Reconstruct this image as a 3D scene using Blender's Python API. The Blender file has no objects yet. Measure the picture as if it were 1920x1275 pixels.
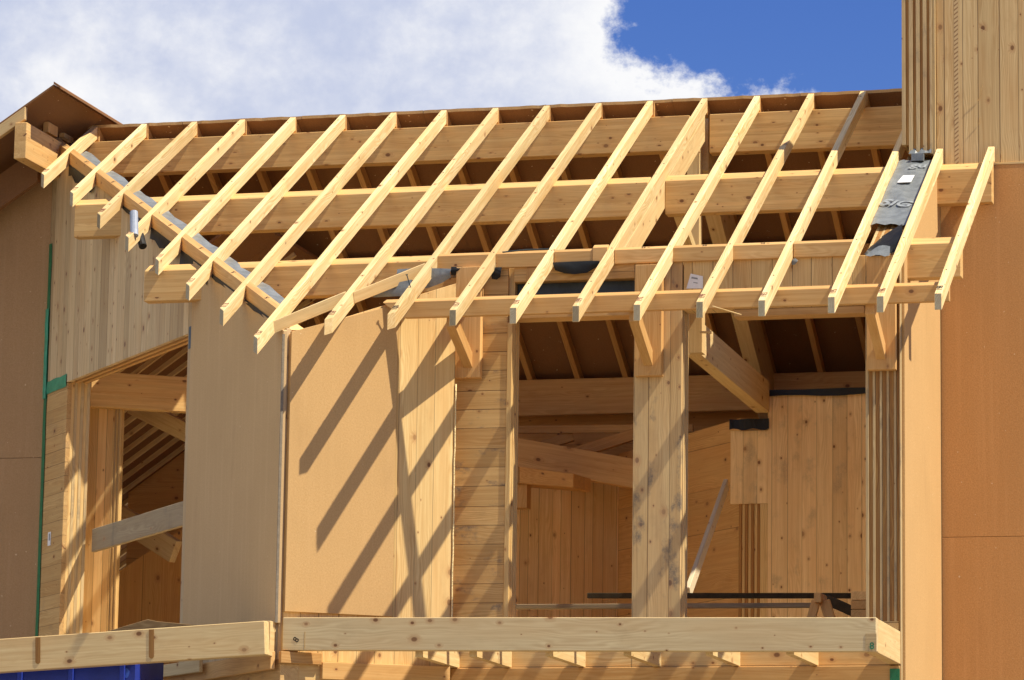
import bpy, bmesh, math, random
from mathutils import Vector, Matrix
random.seed(7)
D = bpy.data
SC = bpy.context.scene
COL = SC.collection
V = Vector

# ------------------------------------------------------------------ camera
# metres; X to the right along the eaves, Y into the house, Z up; origin = tail end of a rafter
F, YAW, PITCH, ROLL = 6924.47, math.radians(-14.904), math.radians(9.5209), math.radians(0.8468)
CAM = V((6.7785, -34.7715, -6.358))
_f = V((math.sin(YAW)*math.cos(PITCH), math.cos(YAW)*math.cos(PITCH), math.sin(PITCH)))
_r = V((math.cos(YAW), -math.sin(YAW), 0)); _u = _r.cross(_f)
c_, s_ = math.cos(ROLL), math.sin(ROLL)
RT, UP = c_*_r + s_*_u, -s_*_r + c_*_u
cd = D.cameras.new('camera'); cam = D.objects.new('camera', cd); COL.objects.link(cam)
m = Matrix((RT, UP, -_f)).transposed().to_4x4(); m.translation = CAM
cam.matrix_world = m
cd.sensor_width = 36; cd.lens = 36*F/1920; cd.clip_end = 6000; cd.clip_start = 0.5
SC.camera = cam
SC.cycles.max_bounces = 14; SC.cycles.diffuse_bounces = 9

# ------------------------------------------------------------------ light
SAZ, SEL = math.radians(81.0), math.radians(56.3)        # azimuth from the facade's outward normal towards +X
TOSUN = V((math.sin(SAZ)*math.cos(SEL), -math.cos(SAZ)*math.cos(SEL), math.sin(SEL)))
sd = D.lights.new('sun', 'SUN'); sd.energy = 5.0; sd.angle = math.radians(0.53); sd.color = (1.0, 0.90, 0.71)
sun = D.objects.new('sun', sd); COL.objects.link(sun)
sun.rotation_euler = TOSUN.to_track_quat('Z', 'Y').to_euler(); sun.location = (30, -10, 40)
SC.view_settings.view_transform = 'Standard'; SC.view_settings.look = 'None'
SC.view_settings.exposure = 0.58; SC.view_settings.gamma = 1.0; SC.view_settings.use_curve_mapping = False

def nodes_of(idb):
    idb.use_nodes = True
    nt = idb.node_tree; nt.nodes.clear()
    return nt
class NB:
    "small node-building helper"
    def __init__(s, nt): s.nt = nt
    def n(s, typ, **kw):
        nd = s.nt.nodes.new(typ)
        for k, v in kw.items(): setattr(nd, k, v)
        return nd
    def put(s, sock, v):
        if isinstance(v, bpy.types.NodeSocket): s.nt.links.new(v, sock)
        elif v is not None:
            try: sock.default_value = v
            except Exception: sock.default_value = (v[0], v[1], v[2], 1.0)
    def math(s, op, a, b=None, c=None, clamp=False):
        nd = s.n('ShaderNodeMath', operation=op); nd.use_clamp = clamp
        s.put(nd.inputs[0], a)
        if b is not None: s.put(nd.inputs[1], b)
        if c is not None: s.put(nd.inputs[2], c)
        return nd.outputs[0]
    def vmath(s, op, a, b=None):
        nd = s.n('ShaderNodeVectorMath', operation=op); s.put(nd.inputs[0], a)
        if b is not None: s.put(nd.inputs[1], b)
        return nd.outputs[0] if op not in ('LENGTH', 'DOT_PRODUCT', 'DISTANCE') else nd.outputs['Value']
    def mixc(s, f, a, b, mode='MIX'):
        nd = s.n('ShaderNodeMix', data_type='RGBA', blend_type=mode)
        s.put(nd.inputs[0], f); s.put(nd.inputs[6], a); s.put(nd.inputs[7], b)
        return nd.outputs[2]
    def ramp(s, v, lo, hi, a=0.0, b=1.0, smooth=True):
        nd = s.n('ShaderNodeMapRange', interpolation_type='SMOOTHSTEP' if smooth else 'LINEAR')
        for i, x in enumerate((v, lo, hi, a, b)): s.put(nd.inputs[i], x)
        return nd.outputs[0]
    def xyz(s, v):
        nd = s.n('ShaderNodeSeparateXYZ'); s.put(nd.inputs[0], v); return nd.outputs
    def vec(s, x, y, z):
        nd = s.n('ShaderNodeCombineXYZ')
        for i, q in enumerate((x, y, z)): s.put(nd.inputs[i], q)
        return nd.outputs[0]
    def noise(s, v, scale, detail=2.0, rough=0.5, dim='3D', dist=0.0):
        nd = s.n('ShaderNodeTexNoise', noise_dimensions=dim)
        s.put(nd.inputs['Vector'], v); nd.inputs['Scale'].default_value = scale
        nd.inputs['Detail'].default_value = detail; nd.inputs['Roughness'].default_value = rough
        nd.inputs['Distortion'].default_value = dist
        return nd.outputs['Fac']
    def white(s, v, dim='3D'):
        nd = s.n('ShaderNodeTexWhiteNoise', noise_dimensions=dim)
        s.put(nd.inputs['W' if dim == '1D' else 'Vector'], v)
        return nd.outputs

# ------------------------------------------------------------------ sky
w = D.worlds.new('World'); SC.world = w
nt = nodes_of(w); b = NB(nt)
sky = b.n('ShaderNodeTexSky', sky_type='NISHITA'); sky.sun_disc = False
sky.sun_elevation = SEL; sky.sun_rotation = math.atan2(TOSUN.x, TOSUN.y)
sky.altitude = 600; sky.dust_density = 0.3; sky.ozone_density = 2.5
hs = b.n('ShaderNodeHueSaturation'); hs.inputs['Saturation'].default_value = 1.35; hs.inputs['Value'].default_value = 0.86; hs.inputs['Hue'].default_value = 0.525
nt.links.new(sky.outputs[0], hs.inputs['Color'])
dirv = b.n('ShaderNodeTexCoord').outputs['Generated']
x, y, z = b.xyz(dirv)
az = b.math('MULTIPLY', b.math('ARCTAN2', x, y), 57.2958)                 # degrees, 0 = straight into the house
el = b.math('MULTIPLY', b.math('ARCSINE', z), 57.2958)
ae = b.vec(az, b.math('MULTIPLY', el, 1.15), 0.0)
n1 = b.noise(ae, 0.55, 8, 0.60); n2 = b.noise(ae, 1.7, 9, 0.66); n3 = b.noise(ae, 0.30, 5, 0.55); n4 = b.noise(ae, 0.95, 9, 0.64, dist=0.4)
wob = b.math('ADD', b.math('MULTIPLY', b.math('SUBTRACT', n1, 0.5), 2.2), b.math('MULTIPLY', b.math('SUBTRACT', n2, 0.5), 1.3))
f1 = b.math('ADD', az, 13.62)                                              # clear to the right of this azimuth
f2 = b.math('SUBTRACT', b.math('ADD', el, b.math('MULTIPLY', b.math('ADD', az, 13.0), 0.31)), 13.66)
clear = b.math('ADD', b.math('SMOOTH_MIN', f1, f2, 0.5), wob)
over = b.math('ADD', b.math('MULTIPLY', b.math('SUBTRACT', b.math('SUBTRACT', el, 24.0), b.math('MULTIPLY', b.math('MAXIMUM', b.math('SUBTRACT', -30.0, az), 0.0), 0.5)), 0.25), b.math('MULTIPLY', b.math('SUBTRACT', n3, 0.5), 6.0))   # bank ends overhead
clear = b.math('MAXIMUM', clear, over)
cover = b.ramp(clear, -0.10, 0.42, 1.0, 0.0)
edge = b.ramp(clear, -2.0, 0.1, 0.0, 1.0)
shade = b.ramp(b.math('ADD', b.math('ADD', b.math('MULTIPLY', n4, 0.20), b.math('MULTIPLY', n1, 0.48)), b.math('MULTIPLY', n3, 0.52)), 0.50, 0.80)
lum = b.math('MAXIMUM', shade, edge)
ccol = b.mixc(lum, (0.58, 0.64, 0.83), (1.02, 1.02, 1.03))
bg1 = b.n('ShaderNodeBackground'); nt.links.new(hs.outputs[0], bg1.inputs[0]); bg1.inputs[1].default_value = 0.091
bg2 = b.n('ShaderNodeBackground'); nt.links.new(ccol, bg2.inputs[0]); bg2.inputs[1].default_value = 0.64
mx = b.n('ShaderNodeMixShader'); nt.links.new(cover, mx.inputs[0])
nt.links.new(bg1.outputs[0], mx.inputs[1]); nt.links.new(bg2.outputs[0], mx.inputs[2])
out = b.n('ShaderNodeOutputWorld'); nt.links.new(mx.outputs[0], out.inputs[0])

# ------------------------------------------------------------------ materials
def finish(b, col, rough, bump=None, bstr=0.3, bdist=0.004, spec=0.3):
    p = b.n('ShaderNodeBsdfPrincipled'); b.put(p.inputs['Base Color'], col); b.put(p.inputs['Roughness'], rough)
    p.inputs['Specular IOR Level'].default_value = spec
    if bump is not None:
        bn = b.n('ShaderNodeBump'); bn.inputs['Strength'].default_value = bstr; bn.inputs['Distance'].default_value = bdist
        b.put(bn.inputs['Height'], bump); b.nt.links.new(bn.outputs[0], p.inputs['Normal'])
    o = b.n('ShaderNodeOutputMaterial'); b.nt.links.new(p.outputs[0], o.inputs[0])

def wood(name, light=(0.74, 0.54, 0.31), dark=(0.52, 0.32, 0.145), plank=0.0, knots=0.5, stain=0.0, grey=0.0,
         knot=(0.17, 0.075, 0.03), gap=0.004, vary=0.22, contrast=1.0, laminate=0.0, wav=0.17, swirl=1.0):
    """spruce; grain along the object's local X. plank>0: boards of that width side by side (local Y)"""
    light = (light[0], light[1]*1.03, light[2]*0.90); dark = (dark[0]*0.95, dark[1]*0.95, dark[2]*0.84)
    mt = D.materials.new(name); b = NB(nodes_of(mt))
    co = b.n('ShaderNodeTexCoord').outputs['Object']; rnd = b.n('ShaderNodeObjectInfo').outputs['Random']
    x, y, z = b.xyz(co)
    gapm = None; tint = b.math('SUBTRACT', rnd, 0.5)
    off = b.math('MULTIPLY', rnd, 57.0)
    if plank or laminate:
        wdt = plank or laminate; crd = y if plank else z
        # boards of slightly different widths
        t = b.math('DIVIDE', b.math('ADD', crd, 50.0), wdt)
        t = b.math('ADD', t, b.math('MULTIPLY', b.math('SINE', b.math('ADD', b.math('MULTIPLY', t, 2.1), b.math('MULTIPLY', off, 1.0))), wav))
        idx = b.math('FLOOR', t); fr = b.math('FRACT', t)
        wn = b.white(b.math('ADD', idx, b.math('MULTIPLY', rnd, 13.7)), '1D')[0]
        tint = b.math('SUBTRACT', wn, 0.5)
        off = b.math('MULTIPLY', wn, 91.0)
        if plank:
            dd = b.math('MULTIPLY', b.math('MINIMUM', fr, b.math('SUBTRACT', 1.0, fr)), wdt)
            wn2 = b.white(b.math('ADD', idx, 7.3), '1D')[0]
            gapm = b.math('MULTIPLY', b.ramp(dd, gap*0.5, gap*1.6, 1.0, 0.0), b.ramp(wn2, 0.0, 1.0, 0.35, 1.0))
    # knots run right through the board: 2-D cells
    kx = b.math('MULTIPLY', b.math('ADD', x, off), 3.3)
    ky = b.math('MULTIPLY', b.math('ADD', b.math('ADD', y, z), b.math('MULTIPLY', off, 0.37)), 4.6)
    vor = b.n('ShaderNodeTexVoronoi', voronoi_dimensions='2D'); b.put(vor.inputs['Vector'], b.vec(kx, ky, 0.0)); vor.inputs['Scale'].default_value = 1.0
    kd = vor.outputs['Distance']; kr = b.xyz(vor.outputs['Color'])
    has = b.math('LESS_THAN', kr[0], knots)
    rad = b.ramp(b.math('POWER', kr[1], 2.2), 0.0, 1.0, 0.018, 0.105, smooth=False)
    kcore = b.math('MULTIPLY', has, b.ramp(kd, b.math('MULTIPLY', rad, 0.7), b.math('MULTIPLY', rad, 1.25), 1.0, 0.0))
    khalo = b.math('MULTIPLY', has, b.ramp(kd, b.math('MULTIPLY', rad, 0.8), b.math('MULTIPLY', rad, 3.2), 1.0, 0.0))
    bend = b.math('MULTIPLY', khalo, 0.035)
    # grain
    gy, gz = b.math('ADD', b.math('ADD', y, bend), b.math('MULTIPLY', off, 0.71)), b.math('ADD', z, b.math('MULTIPLY', off, 0.53))
    gx = b.math('ADD', x, off)
    warp = b.noise(b.vec(b.math('MULTIPLY', gx, 0.9), b.math('MULTIPLY', gy, 5.0), b.math('MULTIPLY', gz, 5.0)), 1.0, 2)
    gy2 = b.math('ADD', gy, b.math('MULTIPLY', warp, 0.06*swirl))
    g1 = b.noise(b.vec(b.math('MULTIPLY', gx, 0.8), b.math('MULTIPLY', gy2, 28.0), b.math('MULTIPLY', gz, 28.0)), 1.0, 3, 0.6)
    g2 = b.noise(b.vec(b.math('MULTIPLY', gx, 2.2), b.math('MULTIPLY', gy2, 110.0), b.math('MULTIPLY', gz, 110.0)), 1.0, 2, 0.6)
    ring = b.math('SINE', b.math('MULTIPLY', b.math('ADD', b.math('ADD', gy2, b.math('MULTIPLY', gz, 0.6)), b.math('MULTIPLY', warp, 0.22)), 260.0))
    big = b.noise(b.vec(b.math('MULTIPLY', gx, 0.7), b.math('MULTIPLY', gy, 3.0), b.math('MULTIPLY', gz, 3.0)), 1.0, 3, 0.55)
    g = b.math('ADD', b.math('MULTIPLY', g1, 0.55), b.math('ADD', b.math('MULTIPLY', g2, 0.3), b.math('MULTIPLY', b.math('MULTIPLY', ring, b.ramp(warp, 0.42, 0.62)), 0.10*swirl)))
    fac = b.ramp(b.math('MULTIPLY', g, contrast), 0.28*contrast, 0.66*contrast, 1.0, 0.0, smooth=False)
    col = b.mixc(fac, light, dark)
    col = b.mixc(b.ramp(big, 0.35, 0.75, 0.0, 0.35), col, (dark[0]*1.12, dark[1]*0.95, dark[2]*0.8))
    # board to board difference
    tv = b.math('ADD', 1.0, b.math('MULTIPLY', tint, vary*2))
    hv = b.vec(tv, b.math('ADD', 1.0, b.math('MULTIPLY', tint, vary*2.25)), b.math('ADD', 1.0, b.math('MULTIPLY', tint, vary*2.7)))
    col = b.mixc(1.0, col, hv, 'MULTIPLY')
    col = b.mixc(b.math('MULTIPLY', khalo, 0.45), col, (0.42, 0.20, 0.075))
    col = b.mixc(b.math('MULTIPLY', kcore, b.ramp(kr[2], 0.0, 0.7, 0.45, 0.95)), col, knot)
    # broad handling marks and blotches
    dn = b.noise(b.vec(b.math('MULTIPLY', gx, 1.1), b.math('MULTIPLY', b.math('ADD', y, off), 2.2), b.math('MULTIPLY', z, 2.2)), 1.7, 6, 0.68)
    col = b.mixc(b.ramp(dn, 0.52, 0.80, 0.0, 0.42), col, (dark[0]*0.72, dark[1]*0.66, dark[2]*0.62))
    # weather: grey veil, dark mould spots
    if grey > 0:
        gn = b.noise(b.vec(b.math('MULTIPLY', gx, 0.8), b.math('MULTIPLY', y, 2.0), b.math('MULTIPLY', z, 2.0)), 1.3, 4, 0.6)
        col = b.mixc(b.ramp(gn, 0.3, 0.7, grey*0.5, grey), col, (0.44, 0.40, 0.345))
    if stain > 0:
        sn = b.noise(b.vec(b.math('MULTIPLY', gx, 2.2), b.math('MULTIPLY', b.math('ADD', y, off), 3.2), z), 1.0, 5, 0.62)
        sm = b.ramp(sn, 0.54, 0.68, 0.0, stain)
        fine = b.noise(co, 60.0, 3, 0.7)
        col = b.mixc(b.math('MULTIPLY', sm, b.ramp(fine, 0.25, 0.6, 0.35, 1.0)), col, (0.12, 0.11, 0.10))
    if gapm is not None:
        col = b.mixc(b.math('MULTIPLY', gapm, 0.85), col, (0.09, 0.045, 0.018))
    hgt = b.math('ADD', b.math('MULTIPLY', g1, 0.35), b.math('MULTIPLY', kcore, -0.4))
    if gapm is not None: hgt = b.math('SUBTRACT', hgt, b.math('MULTIPLY', gapm, 1.5))
    finish(b, col, b.ramp(g1, 0.2, 0.8, 0.55, 0.8), hgt, 0.35, 0.003, 0.25)
    return mt

def fibre(name, base=(0.50, 0.285, 0.12), dark=(0.40, 0.215, 0.082), streak=0.5):
    mt = D.materials.new(name); b = NB(nodes_of(mt))
    co = b.n('ShaderNodeTexCoord').outputs['Object']; x, y, z = b.xyz(co)
    f1 = b.noise(co, 55, 3, 0.7); f2 = b.noise(co, 150, 2, 0.7); f3 = b.noise(co, 0.9, 4, 0.6)
    st = b.noise(b.vec(b.math('MULTIPLY', x, 0.5), b.math('MULTIPLY', y, 16.0), b.math('MULTIPLY', z, 16.0)), 1.0, 3, 0.6)
    m = b.math('ADD', b.math('MULTIPLY', f1, 0.5), b.math('MULTIPLY', f2, 0.5))
    col = b.mixc(b.ramp(m, 0.34, 0.66), dark, base)
    st2 = b.noise(b.vec(b.math('MULTIPLY', x, 0.7), b.math('MULTIPLY', y, 2.2), z), 1.1, 6, 0.66)
    col = b.mixc(b.ramp(st2, 0.55, 0.74, 0.0, 0.30), col, (base[0]*0.62, base[1]*0.58, base[2]*0.55))
    col = b.mixc(b.ramp(f3, 0.3, 0.75, 0.0, 0.45), col, (base[0]*0.80, base[1]*0.78, base[2]*0.74))
    col = b.mixc(b.ramp(st, 0.45, 0.75, 0.0, streak), col, (base[0]*1.10, base[1]*1.12, base[2]*1.2))
    chip = b.noise(co, 24, 1, 0.5)
    col = b.mixc(b.ramp(chip, 0.77, 0.80, 0.0, 0.7), col, (0.72, 0.55, 0.34))
    finish(b, col, 0.9, b.math('ADD', f1, b.math('MULTIPLY', f2, 0.6)), 0.35, 0.003, 0.15)
    return mt

def plain(name, col, rough=0.6, noise=0.15, scale=18.0, bump=0.0, spec=0.3, metallic=0.0, fine=90.0):
    mt = D.materials.new(name); b = NB(nodes_of(mt))
    co = b.n('ShaderNodeTexCoord').outputs['Object']
    n = b.noise(co, scale, 4, 0.6); n2 = b.noise(co, fine, 2, 0.6)
    f = b.ramp(b.math('ADD', b.math('MULTIPLY', n, 0.7), b.math('MULTIPLY', n2, 0.3)), 0.3, 0.7, 1.0-noise, 1.0+noise)
    c = b.mixc(1.0, col, b.vec(f, f, f), 'MULTIPLY')
    finish(b, c, rough, n if bump else None, bump, 0.02, spec)
    return mt

M = {}
M['rafter'] = wood('rafter_spruce', light=(0.86, 0.70, 0.47), dark=(0.63, 0.43, 0.20), knots=0.42, vary=0.16, contrast=1.35)
M['tail_end'] = wood('rafter_end_grain_shaded', light=(0.42, 0.36, 0.27), dark=(0.30, 0.25, 0.18), knots=0.0, vary=0.25, contrast=1.3)  # cut ends greyed in the colour to carry their shade, besides end grain
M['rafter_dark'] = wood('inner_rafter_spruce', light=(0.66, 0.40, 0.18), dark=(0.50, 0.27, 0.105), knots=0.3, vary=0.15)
M['glulam'] = wood('glulam_spruce', light=(0.75, 0.50, 0.25), dark=(0.56, 0.33, 0.13), knots=0.8, laminate=0.045, vary=0.07, swirl=0.6)
M['beam'] = wood('beam_spruce', light=(0.75, 0.58, 0.35), dark=(0.58, 0.40, 0.205), knots=0.7, vary=0.06, swirl=0.55)
M['beam_grey'] = wood('beam_spruce_dull', light=(0.71, 0.565, 0.365), dark=(0.55, 0.405, 0.235), knots=0.85, vary=0.05, swirl=0.8)
M['block'] = wood('blocking_spruce', light=(0.72, 0.46, 0.23), dark=(0.54, 0.30, 0.115), knots=0.4, vary=0.14, swirl=0.7)
M['clt_v'] = wood('clt_boards', light=(0.78, 0.57, 0.31), dark=(0.60, 0.38, 0.165), plank=0.205, knots=0.38, vary=0.08, wav=0.04, gap=0.0035)
M['clt_gable'] = wood('clt_gable_boards', light=(0.74, 0.57, 0.37), dark=(0.47, 0.32, 0.17), plank=0.19, knots=0.65, vary=0.20, grey=0.18, gap=0.004, contrast=1.4)
M['clt_h'] = wood('clt_cross_boards', light=(0.70, 0.46, 0.225), dark=(0.50, 0.29, 0.11), plank=0.20, knots=0.5, vary=0.11, stain=0.85, wav=0.03, contrast=1.15)
M['clt_post'] = wood('clt_post_boards', light=(0.70, 0.50, 0.27), dark=(0.50, 0.32, 0.145), plank=0.215, knots=0.5, vary=0.08, stain=0.8, grey=0.12, wav=0.03)
M['clt_jamb'] = wood('clt_jamb_boards', light=(0.64, 0.43, 0.22), dark=(0.48, 0.29, 0.125), plank=0.17, knots=0.4, vary=0.08, stain=0.2, wav=0.05, gap=0.0028)
M['clt_in'] = wood('clt_inner_boards', light=(0.90, 0.65, 0.36), dark=(0.72, 0.46, 0.21), plank=0.15, knots=0.35, vary=0.16, gap=0.0035)
M['clt_pink'] = wood('clt_inner_wall_boards', light=(0.88, 0.64, 0.38), dark=(0.70, 0.47, 0.245), plank=0.178, knots=0.5, vary=0.10, stain=0.3, wav=0.04, gap=0.003)
M['clt_tower'] = wood('clt_tower_boards', light=(0.74, 0.545, 0.32), dark=(0.53, 0.34, 0.16), plank=0.20, knots=0.5, vary=0.08, contrast=1.3, wav=0.12)
M['lam_long'] = wood('lamella_long_grain', light=(0.66, 0.50, 0.30), dark=(0.42, 0.29, 0.16), knots=0.1, vary=0.15, stain=0.45)
M['lam_end'] = wood('lamella_end_grain', light=(0.47, 0.25, 0.085), dark=(0.25, 0.115, 0.035), knots=0.0, vary=0.2, contrast=1.5)
M['lam_bright'] = wood('lamella_pale', light=(0.74, 0.53, 0.28), dark=(0.55, 0.35, 0.15), knots=0.25, vary=0.2)
M['weathered'] = wood('weathered_board', light=(0.37, 0.29, 0.20), dark=(0.24, 0.18, 0.115), knots=0.35, grey=0.15, stain=0.4)
M['cover'] = wood('brown_cover', light=(0.34, 0.23, 0.125), dark=(0.20, 0.125, 0.06), knots=0.1)
M['fibre'] = fibre('wood_fibre_board', base=(0.60, 0.385, 0.172), dark=(0.48, 0.29, 0.118), streak=0.10)
M['fibre_right'] = fibre('wood_fibre_board_right', base=(0.60, 0.325, 0.125), dark=(0.46, 0.23, 0.08), streak=0.25)  # same board as the left wall, brighter copy with grazing sun in its colour
M['fibre_dark'] = fibre('wood_fibre_board_left', base=(0.47, 0.295, 0.148), dark=(0.38, 0.225, 0.105), streak=0.25)  # darker copy of the same board, the left wall's shade put into it
M['fibre_roof'] = fibre('roof_fibre_board', base=(0.27, 0.14, 0.066), dark=(0.21, 0.105, 0.047), streak=0.1)  # roof sheets darkened, dimness of the roof space put into the colour
M['fibre_grey'] = fibre('wood_fibre_board_shaded', base=(0.58, 0.405, 0.215), dark=(0.48, 0.325, 0.16), streak=0.3)  # fibreboard copy with the tone of its shaded side put into the colour
M['ply'] = wood('plywood', light=(0.74, 0.44, 0.185), dark=(0.58, 0.31, 0.11), plank=0.62, knots=0.45, vary=0.08, gap=0.003)
M['floor'] = wood('floor_boards', light=(0.84, 0.68, 0.44), dark=(0.70, 0.52, 0.30), plank=0.3, knots=0.3, vary=0.05)
M['weathered_light'] = wood('grey_board', light=(0.80, 0.71, 0.58), dark=(0.62, 0.53, 0.42), knots=0.2, grey=0.25)
M['strip_grey'] = plain('grey_corner_strip', (0.20, 0.165, 0.12), 0.7, 0.2)
M['roll'] = plain('pale_roll', (0.30, 0.34, 0.42), 0.5, 0.2, 8, 0.1)
mt = D.materials.new('hatched_groove'); b = NB(nodes_of(mt)); M['hatch'] = mt
hx, hy, hz = b.xyz(b.n('ShaderNodeTexCoord').outputs['Object'])
hs_ = b.math('SINE', b.math('MULTIPLY', b.math('ADD', b.math('ADD', hx, b.math('MULTIPLY', hy, 0.8)), b.math('MULTIPLY', b.noise(b.vec(hx, hy, hz), 9.0, 2), 0.02)), 128.0))
finish(b, b.mixc(b.ramp(hs_, 0.1, 0.7), (0.60, 0.42, 0.21), (0.30, 0.175, 0.075)), 0.8)
M['membrane'] = plain('membrane', (0.175, 0.195, 0.205), 0.42, 0.25, 9.0, 0.35, 0.5)
M['membrane_dark'] = plain('membrane_dark', (0.010, 0.011, 0.012), 0.55, 0.3, 9.0, 0.4, 0.3)
M['print'] = plain('membrane_print', (0.25, 0.275, 0.295), 0.6, 0.25)
M['ink'] = plain('red_brown_ink', (0.20, 0.075, 0.045), 0.8, 0.25, 60)
M['ink_dark'] = plain('dark_ink', (0.035, 0.025, 0.02), 0.8, 0.25, 60)
M['paper'] = plain('paper', (0.80, 0.80, 0.80), 0.8, 0.05)
M['paper_print'] = plain('paper_print', (0.28, 0.29, 0.31), 0.8, 0.1)
M['tape'] = plain('green_tape', (0.012, 0.16, 0.065), 0.4, 0.25, 10, 0.2, 0.5)
M['tape_pale'] = plain('pale_green_tape', (0.045, 0.30, 0.17), 0.4, 0.2, 10, 0.2, 0.5)
M['tape_blue'] = plain('blue_grey_tape', (0.07, 0.10, 0.13), 0.5, 0.2)
M['steel'] = plain('dark_steel', (0.030, 0.042, 0.044), 0.45, 0.25, 12, 0.0, 0.5)
M['bar'] = plain('dark_bar', (0.050, 0.038, 0.024), 0.85, 0.25, 12, 0.0, 0.1)
M['nail'] = plain('bright_nail', (0.30, 0.27, 0.23), 0.35, 0.1, 12, 0, 0.5, )
M['blue'] = plain('blue_plastic', (0.008, 0.028, 0.30), 0.45, 0.2, 3, 0.1, 0.5)
M['blue_pale'] = plain('pale_blue_plastic', (0.05, 0.12, 0.55), 0.45, 0.1)
M['dark'] = plain('shadow_gap', (0.02, 0.015, 0.012), 0.9, 0.2)
M['foam'] = plain('yellow_foam', (0.84, 0.66, 0.34), 0.7, 0.2, 40, 0.8)
M['gravel'] = plain('pale_gravel', (0.26, 0.22, 0.16), 0.95, 0.3, 3, 0.5, 0.2, fine=30)

# ------------------------------------------------------------------ geometry helpers
class G:
    def __init__(s): s.v, s.f, s.m = [], [], []
    def hexa(s, p, mi=0):          # p[0..3] one end loop, p[4..7] the other
        k = len(s.v); s.v += [V(q) for q in p]
        for f in ((0,1,2,3), (7,6,5,4), (0,4,5,1), (1,5,6,2), (2,6,7,3), (3,7,4,0)):
            s.f.append([k+i for i in f]); s.m.append(mi)
        return s
    def prism(s, pts, vec, mi=0):
        k = len(s.v); n = len(pts); vec = V(vec)
        s.v += [V(q) for q in pts] + [V(q)+vec for q in pts]
        s.f.append([k+i for i in range(n)]); s.m.append(mi)
        s.f.append([k+n+i for i in reversed(range(n))]); s.m.append(mi)
        for i in range(n):
            j = (i+1) % n; s.f.append([k+i, k+n+i, k+n+j, k+j]); s.m.append(mi)
        return s
    def obox(s, o, a, b_, c, mi=0):
        o, a, b_, c = V(o), V(a), V(b_), V(c)
        return s.hexa([o, o+a, o+a+b_, o+b_, o+c, o+a+c, o+a+b_+c, o+b_+c], mi)
    def box(s, x0, x1, y0, y1, z0, z1, mi=0):
        return s.obox((x0, y0, z0), (x1-x0, 0, 0), (0, y1-y0, 0), (0, 0, z1-z0), mi)
    def sheet(s, rows, mi=0):      # grid of points
        k = len(s.v); n = len(rows[0])
        for r in rows: s.v += [V(q) for q in r]
        for i in range(len(rows)-1):
            for j in range(n-1):
                s.f.append([k+i*n+j, k+i*n+j+1, k+(i+1)*n+j+1, k+(i+1)*n+j]); s.m.append(mi)
        return s
    def tube(s, pts, r, seg=8, mi=0, cap=True):
        k = len(s.v); pts = [V(p) for p in pts]
        for i, p in enumerate(pts):
            t = (pts[min(i+1, len(pts)-1)] - pts[max(i-1, 0)]).normalized()
            a = t.orthogonal().normalized(); c = t.cross(a)
            for q in range(seg):
                an = 2*math.pi*q/seg; s.v.append(p + (a*math.cos(an) + c*math.sin(an))*r)
        for i in range(len(pts)-1):
            for q in range(seg):
                q2 = (q+1) % seg
                s.f.append([k+i*seg+q, k+i*seg+q2, k+(i+1)*seg+q2, k+(i+1)*seg+q]); s.m.append(mi)
        if cap:
            s.f.append([k+q for q in range(seg)]); s.m.append(mi)
            s.f.append([k+(len(pts)-1)*seg+q for q in range(seg)]); s.m.append(mi)
        return s

def tag(o, label=None, cat=None, group=None, kind=None):
    if label: o['label'] = label
    if cat: o['category'] = cat
    if group: o['group'] = group
    if kind: o['kind'] = kind
    return o

def frame(origin, xd, zh=(0, 0, 1)):
    X = V(xd).normalized(); Z = V(zh); Z = (Z - X*Z.dot(X))
    if Z.length < 1e-4: Z = X.orthogonal()
    Z.normalize(); Y = Z.cross(X)
    mm = Matrix((X, Y, Z)).transposed().to_4x4(); mm.translation = V(origin); return mm

def obj(name, g, mats, xd=(1, 0, 0), zh=(0, 0, 1), origin=None, parent=None, bevel=0.004, smooth=False,
        label=None, cat=None, group=None, kind=None):
    if isinstance(mats, str): mats = [mats]
    if origin is None:
        origin = sum(g.v, V((0, 0, 0)))/len(g.v)
    fm = frame(origin, xd, zh); inv = fm.inverted()
    bm = bmesh.new()
    vs = [bm.verts.new(inv @ v) for v in g.v]
    for f, mi in zip(g.f, g.m):
        try: fc = bm.faces.new([vs[i] for i in f])
        except ValueError: continue
        fc.material_index = mi; fc.smooth = smooth
    bmesh.ops.recalc_face_normals(bm, faces=bm.faces)
    if bevel:
        ed = [e for e in bm.edges if len(e.link_faces) == 2 and e.calc_face_angle(0) > 0.5]
        bmesh.ops.bevel(bm, geom=ed, offset=bevel, segments=1, profile=0.5, affect='EDGES', clamp_overlap=True)
    me = D.meshes.new(name); bm.to_mesh(me); bm.free()
    for q in mats: me.materials.append(M[q])
    o = D.objects.new(name, me); COL.objects.link(o); o.matrix_world = fm
    if parent is not None:
        o.parent = parent; o.matrix_parent_inverse = parent['_mi'] if False else PM[parent.name].inverted()
    PM[o.name] = fm
    tag(o, label, cat, group, kind); return o
PM = {}
def empty(name, loc, label, cat, group=None):
    o = D.objects.new(name, None); COL.objects.link(o); o.location = loc; o.empty_display_size = 0.2
    PM[o.name] = Matrix.Translation(V(loc)); return tag(o, label, cat, group)
def timber(name, a, b_, w, h, mat, label=None, cat=None, group=None, up=(0, 0, 1), parent=None, bevel=0.005, ext=0):
    "straight timber from a to b (centre line), w wide across, h along 'up'"
    a, b_ = V(a), V(b_); d = (b_-a).normalized(); u = V(up); u = (u-d*u.dot(d)).normalized(); s = d.cross(u)
    g = G().obox(a - s*w/2 - u*h/2, b_-a, s*w, u*h)
    return obj(name, g, mat, d, u, (a+b_)/2, parent, bevel, label=label, cat=cat, group=group)
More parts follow.
